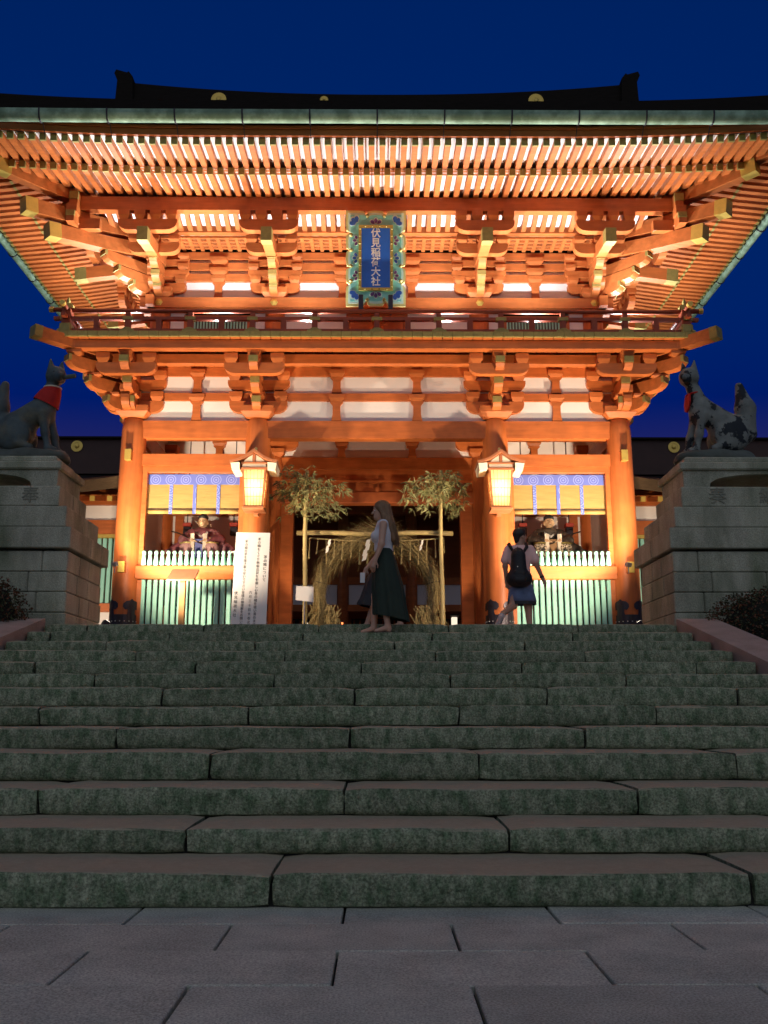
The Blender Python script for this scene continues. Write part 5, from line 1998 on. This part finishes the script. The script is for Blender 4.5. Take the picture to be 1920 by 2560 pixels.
# ================================================================ floodlights
GLASS_LIT = glow('flood_glass', (1.0, 0.88, 0.72), 6.0)


def flood(x, y, z, to, power, color, label, group, spot=150, size=.06, k=1.0, blend=.4, housing=None):
    root = empty('floodlight', (x, y, z), label, 'floodlight', group)
    d = (Vector(to) - Vector((x, y, z))).normalized()
    p = Vector((x, y, z + .14))
    put('lamp_housing', MB().beam(p - d * .09 * k, p + d * .05 * k, .20 * k, .15 * k), housing or BLACK_METAL, root)
    put('lamp_glass', MB().beam(p + d * .051 * k, p + d * .058 * k, .17 * k, .12 * k), GLASS_LIT, root)
    put('lamp_stand', MB().tube([(x, y, z), (x, y, z + .14 - .06 * k)], .02 * k, 6), housing or BLACK_METAL, root)
    light('flood_beam', 'SPOT', p + d * .10, to, power, color, size, R(spot), blend, root)


PALE_METAL = mat('pale_metal', (.55, .54, .52), .4, metal=.3)
flood(-4.50, 15.75, TZ + .22, (-2.5, 17.3, 7.0), GROUND_FLOOD_W, WARM, 'ground floodlight at the foot of the outer column by the wide bib fox', 'ground floodlights', 90, k=.6)
flood(4.42, 15.75, TZ + .22, (2.5, 17.3, 7.0), GROUND_FLOOD_W, WARM, 'ground floodlight at the foot of the outer column by the spotted fox', 'ground floodlights', 90, k=.6)
flood(-4.06, 14.52, 3.06, (-1.5, 20.0, 5.7), CORNER_FLOOD_W, WARM, 'small floodlight at the rear corner of the wide bib fox pedestal', 'pedestal floodlights', 94, k=.42, blend=.45, housing=PALE_METAL)
flood(3.93, 14.52, 3.06, (1.5, 20.0, 5.7), CORNER_FLOOD_W, WARM, 'small floodlight at the rear corner of the spotted fox pedestal', 'pedestal floodlights', 94, k=.42, blend=.45, housing=PALE_METAL)
for x, lab in ((-4.55, 'balcony floodlight nearest the corner above the wide bib fox'), (-2.95, 'balcony floodlight below the green window on the wide bib fox side'), (-1.3, 'balcony floodlight under the name board on the notice board side'),
               (1.3, 'balcony floodlight under the name board on the backpack side'), (2.95, 'balcony floodlight below the green window on the spotted fox side'), (4.55, 'balcony floodlight nearest the corner above the spotted fox')):
    flood(x, 16.74, 7.815, (x * (1.22 if abs(x) > 4 else 1.04), 15.85, 10.5), BALCONY_FLOOD_W, PALE, lab, 'balcony floodlights', 150 if abs(x) < 4 else 132, blend=.6)
flood(-6.6, 16.6, TZ, (-6.3, 20, 4.9), CORRIDOR_FLOOD_W, WARM, 'floodlight behind the wide bib fox pedestal aimed at the corridor', 'corridor floodlights', 110)
flood(6.5, 16.6, TZ, (6.3, 20, 4.9), CORRIDOR_FLOOD_W, WARM, 'floodlight behind the spotted fox pedestal aimed at the corridor', 'corridor floodlights', 110)
for s in (-1, 1):
    nm = 'wide bib fox' if s < 0 else 'spotted fox'
    flood(s * 5.45, 18.9, 7.815, (s * 6.75, 17.2, 10.5), SIDE_BALCONY_FLOOD_W, PALE, 'side balcony floodlight at the front corner above the ' + nm, 'balcony floodlights', 150, blend=.6)
    flood(s * 5.45, 21.2, 7.815, (s * 6.75, 21.2, 10.5), SIDE_BALCONY_FLOOD_W, PALE, 'side balcony floodlight halfway back above the ' + nm, 'balcony floodlights', 150, blend=.6)
# small black boxes on red brackets hung before the back wall of each side bay
for sx in (-1, 1):
    for k, dx in enumerate((-.45, .52)):
        x = sx * 3.5 + dx
        lab = ('small black box under a red bracket ' + ('at the outer shoulder' if dx * sx > 0 else 'at the inner shoulder') + (' of the pinkish robed statue' if sx < 0 else ' of the black robed statue'))
        hb = empty('hanging_box', (x, 19.3, 4.55), lab, 'black box', 'black boxes hung in the side bays')
        put('box_case', MB().bbox(x - .075, x + .075, 19.25, 19.38, 4.56, 4.74, .01), BLACK_METAL, hb)
        put('red_bracket', MB().bbox(x - .085, x + .085, 19.22, 19.40, 4.745, 4.82, .006), mat('red_bracket', (.42, .05, .03), .5), hb)
        put('hanger_rod', MB().tube([(x, 19.3, 4.82), (x, 19.3, 7.0)], .012, 6), BLACK_METAL, hb)
for s in (-1, 1):
    nm = 'notice board' if s < 0 else 'backpack'
    flood(s * 1.70, 18.75, TZ, (s * .45, 20.1, 6.5), PASSAGE_FLOOD_W, WARM, 'low floodlight behind the straw ring on the ' + nm + ' side', 'passage floodlights', 80, k=.6)
# ================================================================ people
SKIN = mat('skin', (0.50, 0.29, 0.20), 0.55, var=0.05, scale=12, spec=0.35)
SKIN_TAN = mat('tanned_skin', (0.42, 0.24, 0.16), 0.55, var=0.05, scale=12, spec=0.35)


def hand_prims(w, d, n, flip=1, curl=0.5, s=1.0):
    """palm and five bent fingers; w wrist, d towards the fingers, n back of the hand"""
    w, d, n = Vector(w), Vector(d).normalized(), Vector(n).normalized()
    n = (n - d * n.dot(d)).normalized()
    t = d.cross(n) * flip
    pr = [('c', w, w + d * .075 * s, .024 * s, .030 * s, .02)]
    for k, (off, L) in enumerate(((-.030, .062), (-.010, .074), (.010, .070), (.029, .054))):
        a = w + d * .080 * s + t * off * s
        b = a + (d * .6 * (1 - curl * .3) - n * curl * .5).normalized() * L * .5 * s
        c = b + (d * (1 - curl) - n * curl).normalized() * L * .55 * s
        pr += [('c', a, b, .0095 * s, .0088 * s, .006), ('c', b, c, .0088 * s, .0075 * s, .004)]
    a = w + d * .02 * s - t * .024 * s
    b = a + (d * .7 - t * .7 - n * .25).normalized() * .04 * s
    c = b + (d * .95 - t * .1 - n * .4).normalized() * .034 * s
    pr += [('c', a, b, .013 * s, .0105 * s, .012), ('c', b, c, .0105 * s, .009 * s, .004)]
    return pr


def head_prims(c, f, s=1.0):
    """head at c facing f: skull, jaw, nose, brow, lips, ears"""
    c, f = Vector(c), Vector(f).normalized()
    r = Vector((0, 0, 1)).cross(f).normalized()
    u = f.cross(r)
    q = Matrix((f, r, u)).transposed()

    def P(a, b, z):
        return c + (f * a + r * b + u * z) * s
    e = [('e', P(-.012, 0, .03), (.098 * s, .076 * s, .092 * s), q), ('e', P(.030, 0, -.045), (.058 * s, .056 * s, .070 * s), q), ('e', P(.058, 0, -.088), (.026 * s, .030 * s, .024 * s), q),
         ('c', P(.083, 0, .012), P(.108, 0, -.028), .009 * s, .013 * s, .012), ('c', P(.078, -.03, .030), P(.078, .03, .030), .012 * s, .012 * s, .015),
         ('c', P(.080, -.016, -.058), P(.080, .016, -.058), .009 * s, .009 * s, .008), ('c', P(.079, -.014, -.070), P(.079, .014, -.070), .0085 * s, .0085 * s, .006),
         ('e', P(-.008, -.078, -.012), (.022 * s, .011 * s, .033 * s), q, .01), ('e', P(-.008, .078, -.012), (.022 * s, .011 * s, .033 * s), q, .01)]
    return e, P


def eyes(P, root, s=1.0):
    w = MB()
    d = MB()
    for b in (-.031, .031):
        c = P(.078, b, .004)
        w.lathe(c, [(.002, -.007 * s), (.011 * s, -.004 * s), (.012 * s, 0), (.011 * s, .004 * s), (.002, .007 * s)], 10)
        c = P(.085, b, .004)
        d.lathe(c, [(.001, -.006 * s), (.006 * s, -.003 * s), (.0065 * s, 0), (.006 * s, .003 * s), (.001, .006 * s)], 8)
        d.tube([P(.088, b - .017, .027), P(.092, b, .031), P(.086, b + .017, .027)], .0035 * s, 5)
    put('eye', w, mat('eye_white', (.7, .68, .65), .3, var=0), root, smooth=True)
    put('iris', d, INK, root, smooth=True)


def cloth_rings(spec, n=40, folds=9, seed=0):
    """rings for hanging cloth: (centre x, y, z, rx, ry, fold depth)"""
    out = []
    for (cx, cy, z, rx, ry, fd) in spec:
        ring = []
        for k in range(n):
            a = 2 * PI * k / n
            w = 1 + fd * (math.sin(folds * a + seed) * .6 + math.sin((folds * 2 - 3) * a + seed * 2.3) * .4)
            ring.append((cx + rx * w * math.cos(a), cy + ry * w * math.sin(a), z))
        out.append(ring)
    return out


def skirted(root_xyz, label, s, top_m, skirt_m, hair_m, skin_m, long_hair, sway=1.0, hem=0.22, stride=0.0, reach=False):
    X0, Y0, Z0 = root_xyz
    root = empty('person', root_xyz, label, 'person')

    def P(a, b, c):
        return Vector((X0 + a * s, Y0 + b * s, Z0 + c * s))
    hp, HP = head_prims(P(-.005, 0, 1.565), (-1, -.10, -.02), s)
    EL, WR = (P(-.09, -.215, 1.09), P(-.27, -.205, .88)) if reach else (P(.005, -.215, 1.10), P(-.075, -.205, .895))
    body = hp + [
        ('c', P(.025, 0, 1.40), P(.010, 0, 1.49), .054 * s, .050 * s), ('e', P(.03, 0, 1.25), (.105 * s, .150 * s, .19 * s)), ('e', P(-.055, -.065, 1.23), (.065 * s, .065 * s, .068 * s)), ('e', P(-.055, .065, 1.23), (.065 * s, .065 * s, .068 * s)),
        ('c', P(.03, 0, 1.18), P(.035, 0, 1.02), .10 * s, .095 * s), ('e', P(.045, 0, .93), (.12 * s, .165 * s, .13 * s)), ('c', P(.03, -.12, 1.375), P(.03, .12, 1.375), .055 * s, .055 * s),
        # arms
        ('c', P(.03, -.165, 1.355), EL, .048 * s, .038 * s), ('c', EL, WR, .038 * s, .026 * s),
        ('c', P(.03, .165, 1.355), P(.115, .205, 1.12), .048 * s, .038 * s), ('c', P(.115, .205, 1.12), P(.125, .20, .90), .038 * s, .026 * s),
        # legs
        ('c', P(.05, -.085, .88), P(.03 + stride * .3, -.09, .49), .085 * s, .056 * s), ('c', P(.03 + stride * .3, -.09, .49), P(.085 + stride, -.085, .10), .058 * s, .036 * s), ('c', P(.085 + stride, -.085, .07), P(-.055 + stride, -.085, .030), .036 * s, .026 * s), ('c', P(.105 + stride, -.085, .05), P(.10 + stride, -.085, .03), .03 * s, .028 * s),
        ('c', P(.05, .085, .88), P(-.06 - stride * .3, .09, .49), .085 * s, .056 * s), ('c', P(-.06 - stride * .3, .09, .49), P(-.09 - stride, .085, .10), .058 * s, .036 * s), ('c', P(-.09 - stride, .085, .07), P(-.23 - stride, .085, .030), .036 * s, .026 * s),
    ]
    body += hand_prims(WR, (-.30, .10, -.95), (-.2, -1, 0), 1, .45, s)
    body += hand_prims(P(.125, .20, .90), (.05, 0, -1), (0, 1, 0), -1, .45, s)
    put('body', solid(body, .0085, .028), skin_m, root, smooth=True)
    eyes(HP, root, s)
    # sleeveless top with a loose hem
    top = [('e', P(.03, 0, 1.25), (.118 * s, .163 * s, .205 * s)), ('e', P(-.058, -.065, 1.23), (.072 * s, .072 * s, .074 * s)), ('e', P(-.058, .065, 1.23), (.072 * s, .072 * s, .074 * s)), ('c', P(.03, 0, 1.18), P(.035, 0, 1.00), .112 * s, .125 * s), ('c', P(.03, -.115, 1.375), P(.03, .115, 1.375), .066 * s, .066 * s),
           ('c', P(.02, 0, 1.40), P(.018, 0, 1.425), .066 * s, .062 * s)]
    put('top', solid(top, .010, .03, [(P(0, 0, 1.04), (-.05, 0, -1)), (P(0, 0, 1.435), (0, 0, 1))]), top_m, root, smooth=True)
    rings = cloth_rings([(X0 + .04 * s, Y0, Z0 + 1.07 * s, .105 * s, .125 * s, .0), (X0 + .05 * s, Y0, Z0 + .96 * s, .135 * s, .172 * s, .01), (X0 + .06 * s * sway, Y0, Z0 + .80 * s, .165 * s, .185 * s, .04),
                         (X0 + .085 * s * sway, Y0, Z0 + .60 * s, .195 * s, .195 * s, .07), (X0 + .11 * s * sway, Y0, Z0 + .40 * s, .205 * s, .19 * s, .10), (X0 + .13 * s * sway, Y0, Z0 + (hem + .02) * s, .218 * s, .20 * s, .12), (X0 + .13 * s * sway, Y0, Z0 + hem * s, .215 * s, .197 * s, .12)], 48, 8, 1.3)
    # hem sits lower at the back
    o = put('skirt', MB().loft([[(p[0], p[1], p[2] - (.05 * s * (p[0] - X0) / .25 if p[2] < Z0 + .45 * s else 0)) for p in r] for r in rings], caps=False), skirt_m, root, smooth=True)
    c = Vector(HP(0, 0, 0))
    if long_hair:
        hair = [('e', P(.018, 0, 1.615), (.112 * s, .090 * s, .098 * s)), ('c', P(.07, -.045, 1.60), P(.10, -.055, 1.40), .060 * s, .062 * s), ('c', P(.07, .045, 1.60), P(.10, .055, 1.40), .060 * s, .062 * s),
                ('c', P(.10, -.045, 1.42), P(.165, -.05, 1.20), .066 * s, .052 * s), ('c', P(.10, .045, 1.42), P(.175, .05, 1.20), .066 * s, .05 * s), ('c', P(.165, 0, 1.22), P(.19, 0, 1.12), .055 * s, .022 * s),
                ('c', P(-.02, -.075, 1.60), P(.035, -.085, 1.47), .022 * s, .028 * s), ('c', P(.035, -.085, 1.48), P(.09, -.09, 1.30), .03 * s, .025 * s), ('c', P(-.02, .075, 1.60), P(.03, .08, 1.47), .022 * s, .025 * s)]
    else:
        hair = [('e', P(.02, 0, 1.61), (.108 * s, .09 * s, .10 * s)), ('c', P(.06, -.03, 1.6), P(.07, -.03, 1.48), .06 * s, .05 * s), ('c', P(.06, .03, 1.6), P(.07, .03, 1.48), .06 * s, .05 * s)]
    put('hair', solid(hair, .009, .03), hair_m, root, smooth=True)
    if long_hair:
        st = MB()
        rg = random.Random(2)
        for i in range(160):
            a = rg.uniform(-1, 1)
            y = .10 * a
            k = rg.uniform(0, 1)
            p0 = P(.05 + .08 * math.cos(a * 1.4), y, 1.62 - .1 * abs(a))
            p1 = P(.13 + .06 * k, y * 1.1, 1.36)
            p2 = P(.17 + .07 * k, y * (.9 + .3 * k), 1.10 + .10 * rg.random())
            st.tube([p0, p1, p2], [.004, .005, .002], 4, caps=False)
        put('hair_strands', st, hair_m, root, smooth=True)
    for a in (.03 + stride, -.17 - stride):
        b = -.085 if a > -.1 else .085
        put('sandal', MB().bbox(X0 + (a - .115) * s, X0 + (a + .11) * s, Y0 + (b - .042) * s, Y0 + (b + .042) * s, Z0, Z0 + .018 * s, .006), DARK_WOOD, root)
    return root


WHITE_KNIT = mat('white_knit', (0.62, 0.60, 0.62), 0.8, var=0.05, scale=12, bump=0.2, bscale=90)
GREEN_SKIRT = mat('dark_green_cloth', (0.018, 0.030, 0.020), 0.8, var=0.2, scale=6, bump=0.2, bscale=30)
NAVY = mat('navy_cloth', (0.022, 0.022, 0.045), 0.8, var=0.15, scale=8)
CHARCOAL = mat('charcoal_cloth', (0.035, 0.034, 0.038), 0.8, var=0.15, scale=8)
BROWN_HAIR = mat('brown_hair', (0.20, 0.105, 0.048), 0.5, var=0.35, scale=16, stretch=(4, 4, .6), bump=0.3, bscale=50, bstretch=(5, 5, .4))
DARK_HAIR = mat('dark_hair', (0.018, 0.013, 0.010), 0.5, var=0.2, scale=20)
skirted((0.065, 11.83, 1.893), 'person with long brown hair, white sleeveless top and long dark green skirt walking', 1.0, WHITE_KNIT, GREEN_SKIRT, BROWN_HAIR, SKIN, True)
skirted((0.11, 12.95, TZ), 'person in navy and charcoal clothes mostly hidden behind the green skirt', 0.92, NAVY, CHARCOAL, DARK_HAIR, SKIN, False, sway=-1.3, hem=0.30, stride=0.16, reach=True)
ph = empty('phone', (-0.19, 12.74, 2.68), 'small pale phone held low by the hidden person in navy', 'phone')
put('phone_case', MB().bbox(-.215, -.150, 12.735, 12.745, 2.66, 2.80, .004), PAPER, ph)
put('phone_screen', MB().box(-.21, -.155, 12.7455, 12.7465, 2.67, 2.79), INK, ph)


def walker():
    X0, Y0, Z0 = 2.19, 14.2, TZ
    root = empty('person', (X0, Y0, Z0), 'person in pink t-shirt and frayed denim shorts stepping away with head turned', 'person')

    def P(a, b, c):
        return Vector((X0 + a, Y0 + b, Z0 + c))
    hp, HP = head_prims(P(.02, .015, 1.535), (.86, .50, -.05))
    body = hp + [('c', P(.0, -.005, 1.36), P(.01, .0, 1.46), .058, .052), ('e', P(0, 0, 1.20), (.165, .105, .20)), ('c', P(-.12, 0, 1.345), P(.12, 0, 1.345), .058, .058), ('c', P(0, 0, 1.1), P(0, 0, .95), .125, .12), ('e', P(0, 0, .87), (.165, .12, .13)),
                 ('c', P(.175, 0, 1.33), P(.245, -.03, 1.10), .050, .040), ('c', P(.245, -.03, 1.10), P(.345, .02, .895), .040, .027),
                 ('c', P(-.175, 0, 1.33), P(-.225, .0, 1.08), .050, .040), ('c', P(-.225, .0, 1.08), P(-.205, .04, .845), .040, .027),
                 ('c', P(.085, 0, .83), P(.11, .02, .46), .088, .056), ('c', P(.11, .02, .46), P(.125, .0, .09), .060, .037), ('c', P(.12, -.01, .05), P(.15, .17, .035), .036, .028),
                 ('c', P(-.085, 0, .83), P(-.13, -.06, .47), .088, .057), ('c', P(-.13, -.06, .47), P(-.31, -.24, .33), .060, .038), ('c', P(-.31, -.24, .33), P(-.375, -.20, .20), .036, .027)]
    body += hand_prims(P(.345, .02, .895), (.42, .2, -.9), (.6, -.6, .2), 1, .30)
    body += hand_prims(P(-.205, .04, .845), (.1, .1, -1), (-1, 0, 0), -1, .5)
    put('body', solid(body, .0085, .028), SKIN_TAN, root, smooth=True)
    eyes(HP, root)
    hair = [('e', HP(-.022, 0, .050), (.098, .088, .092)), ('c', HP(-.065, 0, .03), HP(-.06, 0, -.065), .060, .045), ('c', HP(.03, -.03, .092), HP(.04, .03, .09), .04, .04), ('c', HP(-.02, -.07, .05), HP(-.02, -.073, .02), .02, .012), ('c', HP(-.02, .07, .05), HP(-.02, .073, .02), .02, .012)]
    put('hair', solid(hair, .008, .025), DARK_HAIR, root, smooth=True)
    tee = [('e', P(0, 0, 1.20), (.182, .122, .21)), ('c', P(-.125, 0, 1.345), P(.125, 0, 1.345), .070, .070), ('c', P(0, 0, 1.12), P(.005, 0, .80), .150, .158), ('c', P(.165, 0, 1.335), P(.225, -.02, 1.17), .068, .075), ('c', P(-.165, 0, 1.335), P(-.218, .0, 1.17), .068, .072), ('c', P(0, 0, 1.36), P(0, 0, 1.40), .066, .066)]
    put('t_shirt', solid(tee, .010, .03, [(P(0, 0, .80), (0, 0, -1)), (P(0, 0, 1.405), (0, -.2, 1)), (P(.228, -.025, 1.165), (.25, -.12, -1)) if False else (P(0, 0, .79), (0, 0, -1))]), mat('pink_cotton', (0.82, 0.50, 0.45), 0.85, var=0.06, scale=5, bump=0.35, bscale=11), root, smooth=True)
    sh = cloth_rings([(X0, Y0, Z0 + .83, .155, .125, 0), (X0 + .005, Y0, Z0 + .74, .185, .14, .02), (X0 + .01, Y0, Z0 + .62, .205, .15, .03), (X0 + .015, Y0, Z0 + .535, .218, .155, .04), (X0 + .015, Y0, Z0 + .53, .20, .14, .04)], 40, 7, 2)
    put('denim_shorts', MB().loft(sh, caps=False), mat('denim', (0.12, 0.16, 0.27), 0.85, var=0.3, scale=9, bump=0.2, bscale=60), root, smooth=True)
    hm = cloth_rings([(X0 + .015, Y0, Z0 + .555, .206, .146, .04), (X0 + .015, Y0, Z0 + .485, .208, .150, .07)], 40, 9, 1)
    put('dark_lining', MB().loft(hm, caps=False), CHARCOAL, root, smooth=True)
    # watch, trainers
    put('watch', MB().tube([P(.325, .012, .935), P(.338, .018, .908)], .035, 12), BLACK_METAL, root)
    shoe = mat('pale_trainer', (0.5, 0.42, 0.40), 0.7)
    put('trainer', solid([('c', P(.122, -.02, .05), P(.15, .17, .04), .046, .040), ('c', P(.12, -.03, .025), P(.152, .185, .022), .026, .026)], .009, .03), shoe, root, smooth=True)
    put('trainer', solid([('c', P(-.325, -.245, .30), P(-.385, -.20, .17), .047, .040), ('c', P(-.345, -.275, .28), P(-.40, -.215, .14), .026, .026)], .009, .03), shoe, root, smooth=True)
    # the backpack rests on the back: its own thing
    bp = empty('backpack', (X0 - .04, Y0 - .2, Z0 + .72), 'black backpack on the back of the pink t-shirt', 'backpack')
    CL = mat('black_nylon', (0.010, 0.010, 0.012), 0.6, var=0.2, scale=10, bump=0.3, bscale=25)
    put('bag', solid([('c', P(-.045, -.175, 1.20), P(-.05, -.19, .87), .105, .135), ('c', P(-.115, -.18, .86), P(.03, -.18, .86), .125, .125), ('c', P(-.05, -.165, 1.25), P(-.05, -.165, 1.22), .085, .09)], .011, .05), CL, bp, smooth=True)
    put('front_pocket', solid([('c', P(-.095, -.27, .93), P(.0, -.27, .93), .055, .055), ('c', P(-.095, -.275, .83), P(.0, -.275, .83), .06, .06)], .010, .05), CL, bp, smooth=True)
    for s, x0 in ((-1, -.15), (1, .10)):
        pth = [P(x0 * .6 - .02, -.13, 1.27), P(x0, -.085, 1.36), P(x0 + .01 * s, -.02, 1.415), P(x0 + .015 * s, .06, 1.40), P(x0 + .03 * s, .125, 1.27), P(x0 + .05 * s, .11, 1.05), P(x0 + .035 * s, -.06, .86)]
        put('shoulder_strap', MB().tube(pth, [.02, .026, .027, .026, .024, .02, .014], 8), CL, bp, smooth=True)
    put('grab_loop', MB().tube([P(-.075, -.15, 1.30), P(-.05, -.15, 1.345), P(-.02, -.15, 1.30)], .009, 6), CL, bp, smooth=True)
    put('badge', MB().disc(P(-.085, -.332, 1.02), .009, (0, -1, 0), 8), WHITE_PAPER, bp)


walker()

# ================================================================ fox statues
FOX_BRONZE = mat('blue_grey_bronze', (0.055, 0.075, 0.078), 0.7, var=0.35, scale=5, col2=(0.10, 0.095, 0.065), mix_lo=.45, mix_hi=.65, bump=0.3, bscale=25)
FOX_STONE = mat('spotted_stone', (0.17, 0.18, 0.16), 0.85, var=0.35, scale=5, col2=(0.014, 0.018, 0.022), mix_lo=.52, mix_hi=.55, bump=0.35, bscale=30)
RED_CLOTH = mat('red_cloth', (0.42, 0.012, 0.008), 0.8, var=0.1, scale=8, bump=0.2, bscale=30)
ROCK = mat('carved_rock', (0.085, 0.095, 0.08), 0.9, var=0.3, scale=4, bump=0.5, bscale=14)


def fox(side, xc, material, label, wide_bib):
    """seated fox facing the stairs' axis; local x points forward"""
    yc, z0 = 13.42, 4.53
    s = -side                                   # forward direction on x
    root = empty('fox_statue', (xc, yc, z0), label, 'fox statue', 'seated fox statues')

    def P(a, b, c):
        if a < 0.2:
            a = 0.2 + (a - 0.2) * 0.80
        return Vector((xc + s * a, yc + b, z0 + c))
    rk = [('e', P(0, 0, .02), (.62, .34, .14)), ('e', P(.40, -.08, .07), (.26, .22, .10)), ('e', P(-.35, .05, .10), (.30, .26, .12)), ('e', P(.05, -.18, .08), (.25, .16, .09))]
    put('rock', solid(rk, .022, .05, [((xc, yc, z0), (0, 0, -1))]), ROCK, root, smooth=True)
    b = [('e', P(-.28, 0, .48), (.30, .21, .28)), ('c', P(-.22, 0, .56), P(.20, 0, .86), .22, .16), ('e', P(.22, 0, .78), (.17, .165, .22)), ('c', P(.22, 0, .90), P(.33, 0, 1.24), .130, .092),
         # haunches, hind feet
         ('e', P(-.24, -.16, .38), (.25, .11, .24)), ('e', P(-.24, .16, .38), (.25, .11, .24)), ('c', P(-.12, -.19, .24), P(.10, -.20, .18), .06, .055), ('c', P(-.12, .19, .24), P(.10, .20, .18), .06, .055),
         # fore legs
         ('c', P(.24, -.10, .72), P(.30, -.105, .42), .085, .058), ('c', P(.30, -.105, .42), P(.36, -.11, .19), .055, .048), ('c', P(.36, -.11, .18), P(.45, -.115, .165), .055, .045),
         ('c', P(.26, .10, .72), P(.36, .105, .42), .085, .058), ('c', P(.36, .105, .42), P(.42, .11, .19), .055, .048), ('c', P(.42, .11, .18), P(.51, .115, .165), .055, .045)]
    # head turned a little to the stairs' foot
    fw = Vector((s * .60, -.78, -.10)).normalized()
    rt = Vector((-fw.y, fw.x, 0)).normalized()
    hc = P(.36, -.02, 1.35)
    b += [('e', hc, (.145, .135, .135)), ('c', hc + fw * .06 + Vector((0, 0, -.02)), hc + fw * .25 + Vector((0, 0, -.055)), .092, .040), ('e', hc + fw * .27 + Vector((0, 0, -.045)), (.024, .024, .02)),
          ('c', hc + fw * .08 + Vector((0, 0, -.07)), hc + fw * .20 + Vector((0, 0, -.10)), .05, .026),
          ('e', hc + rt * .085 + Vector((0, 0, -.05)), (.05, .06, .06)), ('e', hc - rt * .085 + Vector((0, 0, -.05)), (.05, .06, .06))]
    for q in (-1, 1):
        e0 = hc + rt * (.068 * q) + fw * -.01 + Vector((0, 0, .07))
        b += [('c', e0, e0 + rt * (.022 * q) - fw * .015 + Vector((0, 0, .17)), .066, .012, .02)]
    # tail: thick, raised behind
    b += [('c', P(-.48, 0, .30), P(-.62, 0, .46), .08, .12), ('c', P(-.62, 0, .46), P(-.62, 0, .85), .13, .15), ('c', P(-.62, 0, .85), P(-.54, 0, 1.20), .145, .06)]
    put('body', solid(b, .016, .05), material, root, smooth=True)
    ey = MB()
    for q in (-1, 1):
        c = hc + fw * .118 + rt * (.066 * q) + Vector((0, 0, .022))
        ey.lathe(c, [(.004, -.012), (.018, -.006), (.02, 0), (.018, .006), (.004, .012)], 8)
    put('eye', ey, INK, root, smooth=True)
    # bib round the neck
    n0, n1 = P(.28, 0, 1.07), P(.335, 0, 1.15)
    if wide_bib:
        rings = []
        for t, r in ((0, .185), (.35, .172), (.7, .155), (1, .122)):
            c = P(.235 + .085 * t, 0, .90 + .25 * t)
            ring = []
            for k in range(28):
                a = 2 * PI * k / 28
                dz = -.07 * math.cos(a) * (1 - t) * 1.2
                ring.append(c + Vector((s * r * math.cos(a), r * math.sin(a), dz)))
            rings.append(ring)
        bib = put('red_bib', MB().loft(rings, caps=False), RED_CLOTH, root, smooth=True)
        c = P(.345, -.105, .985)
        nrm = Vector((s * .62, -.78, .12)).normalized()
        put('white_crest', MB().disc(c + nrm * .018, .036, nrm, 16), WHITE_PAPER, bib)
        put('bib_edge', MB().tube([r_ for r_ in rings[-1]] + [rings[-1][0]], .012, 6), CREAM, bib)
    else:
        pl = [(-.10, .02), (.10, .02), (.125, -.10), (.07, -.21), (0, -.24), (-.07, -.21), (-.125, -.10)]
        fr = P(.395, 0, 1.03)
        put('red_bib', MB().prism(pl, fr, (0, 1, 0), Vector((s * -.10, 0, 1)).normalized(), -.012, .012), RED_CLOTH, root)
        put('bib_cord', MB().tube([P(.31 + .105 * math.cos(a), .105 * math.sin(a), 1.07 - .02 * math.cos(a)) for a in [2 * PI * k / 20 for k in range(21)]], .014, 6), RED_CLOTH, root)
    if wide_bib:
        k0 = hc + fw * .19 + Vector((0, 0, -.085))
        put('held_scroll', MB().tube([k0 - rt * .02 + fw * -.02, k0 + Vector((s * .24, -.05, .02))], [.030, .034], 10), ROCK, root, smooth=True)
    return root


fox(-1, -5.16, FOX_BRONZE, 'smooth bronze fox statue wearing a wide red bib with pale crest', True)
fox(1, 5.06, FOX_STONE, 'pale fox statue with dark spots, narrow red bib and raised tail', False)
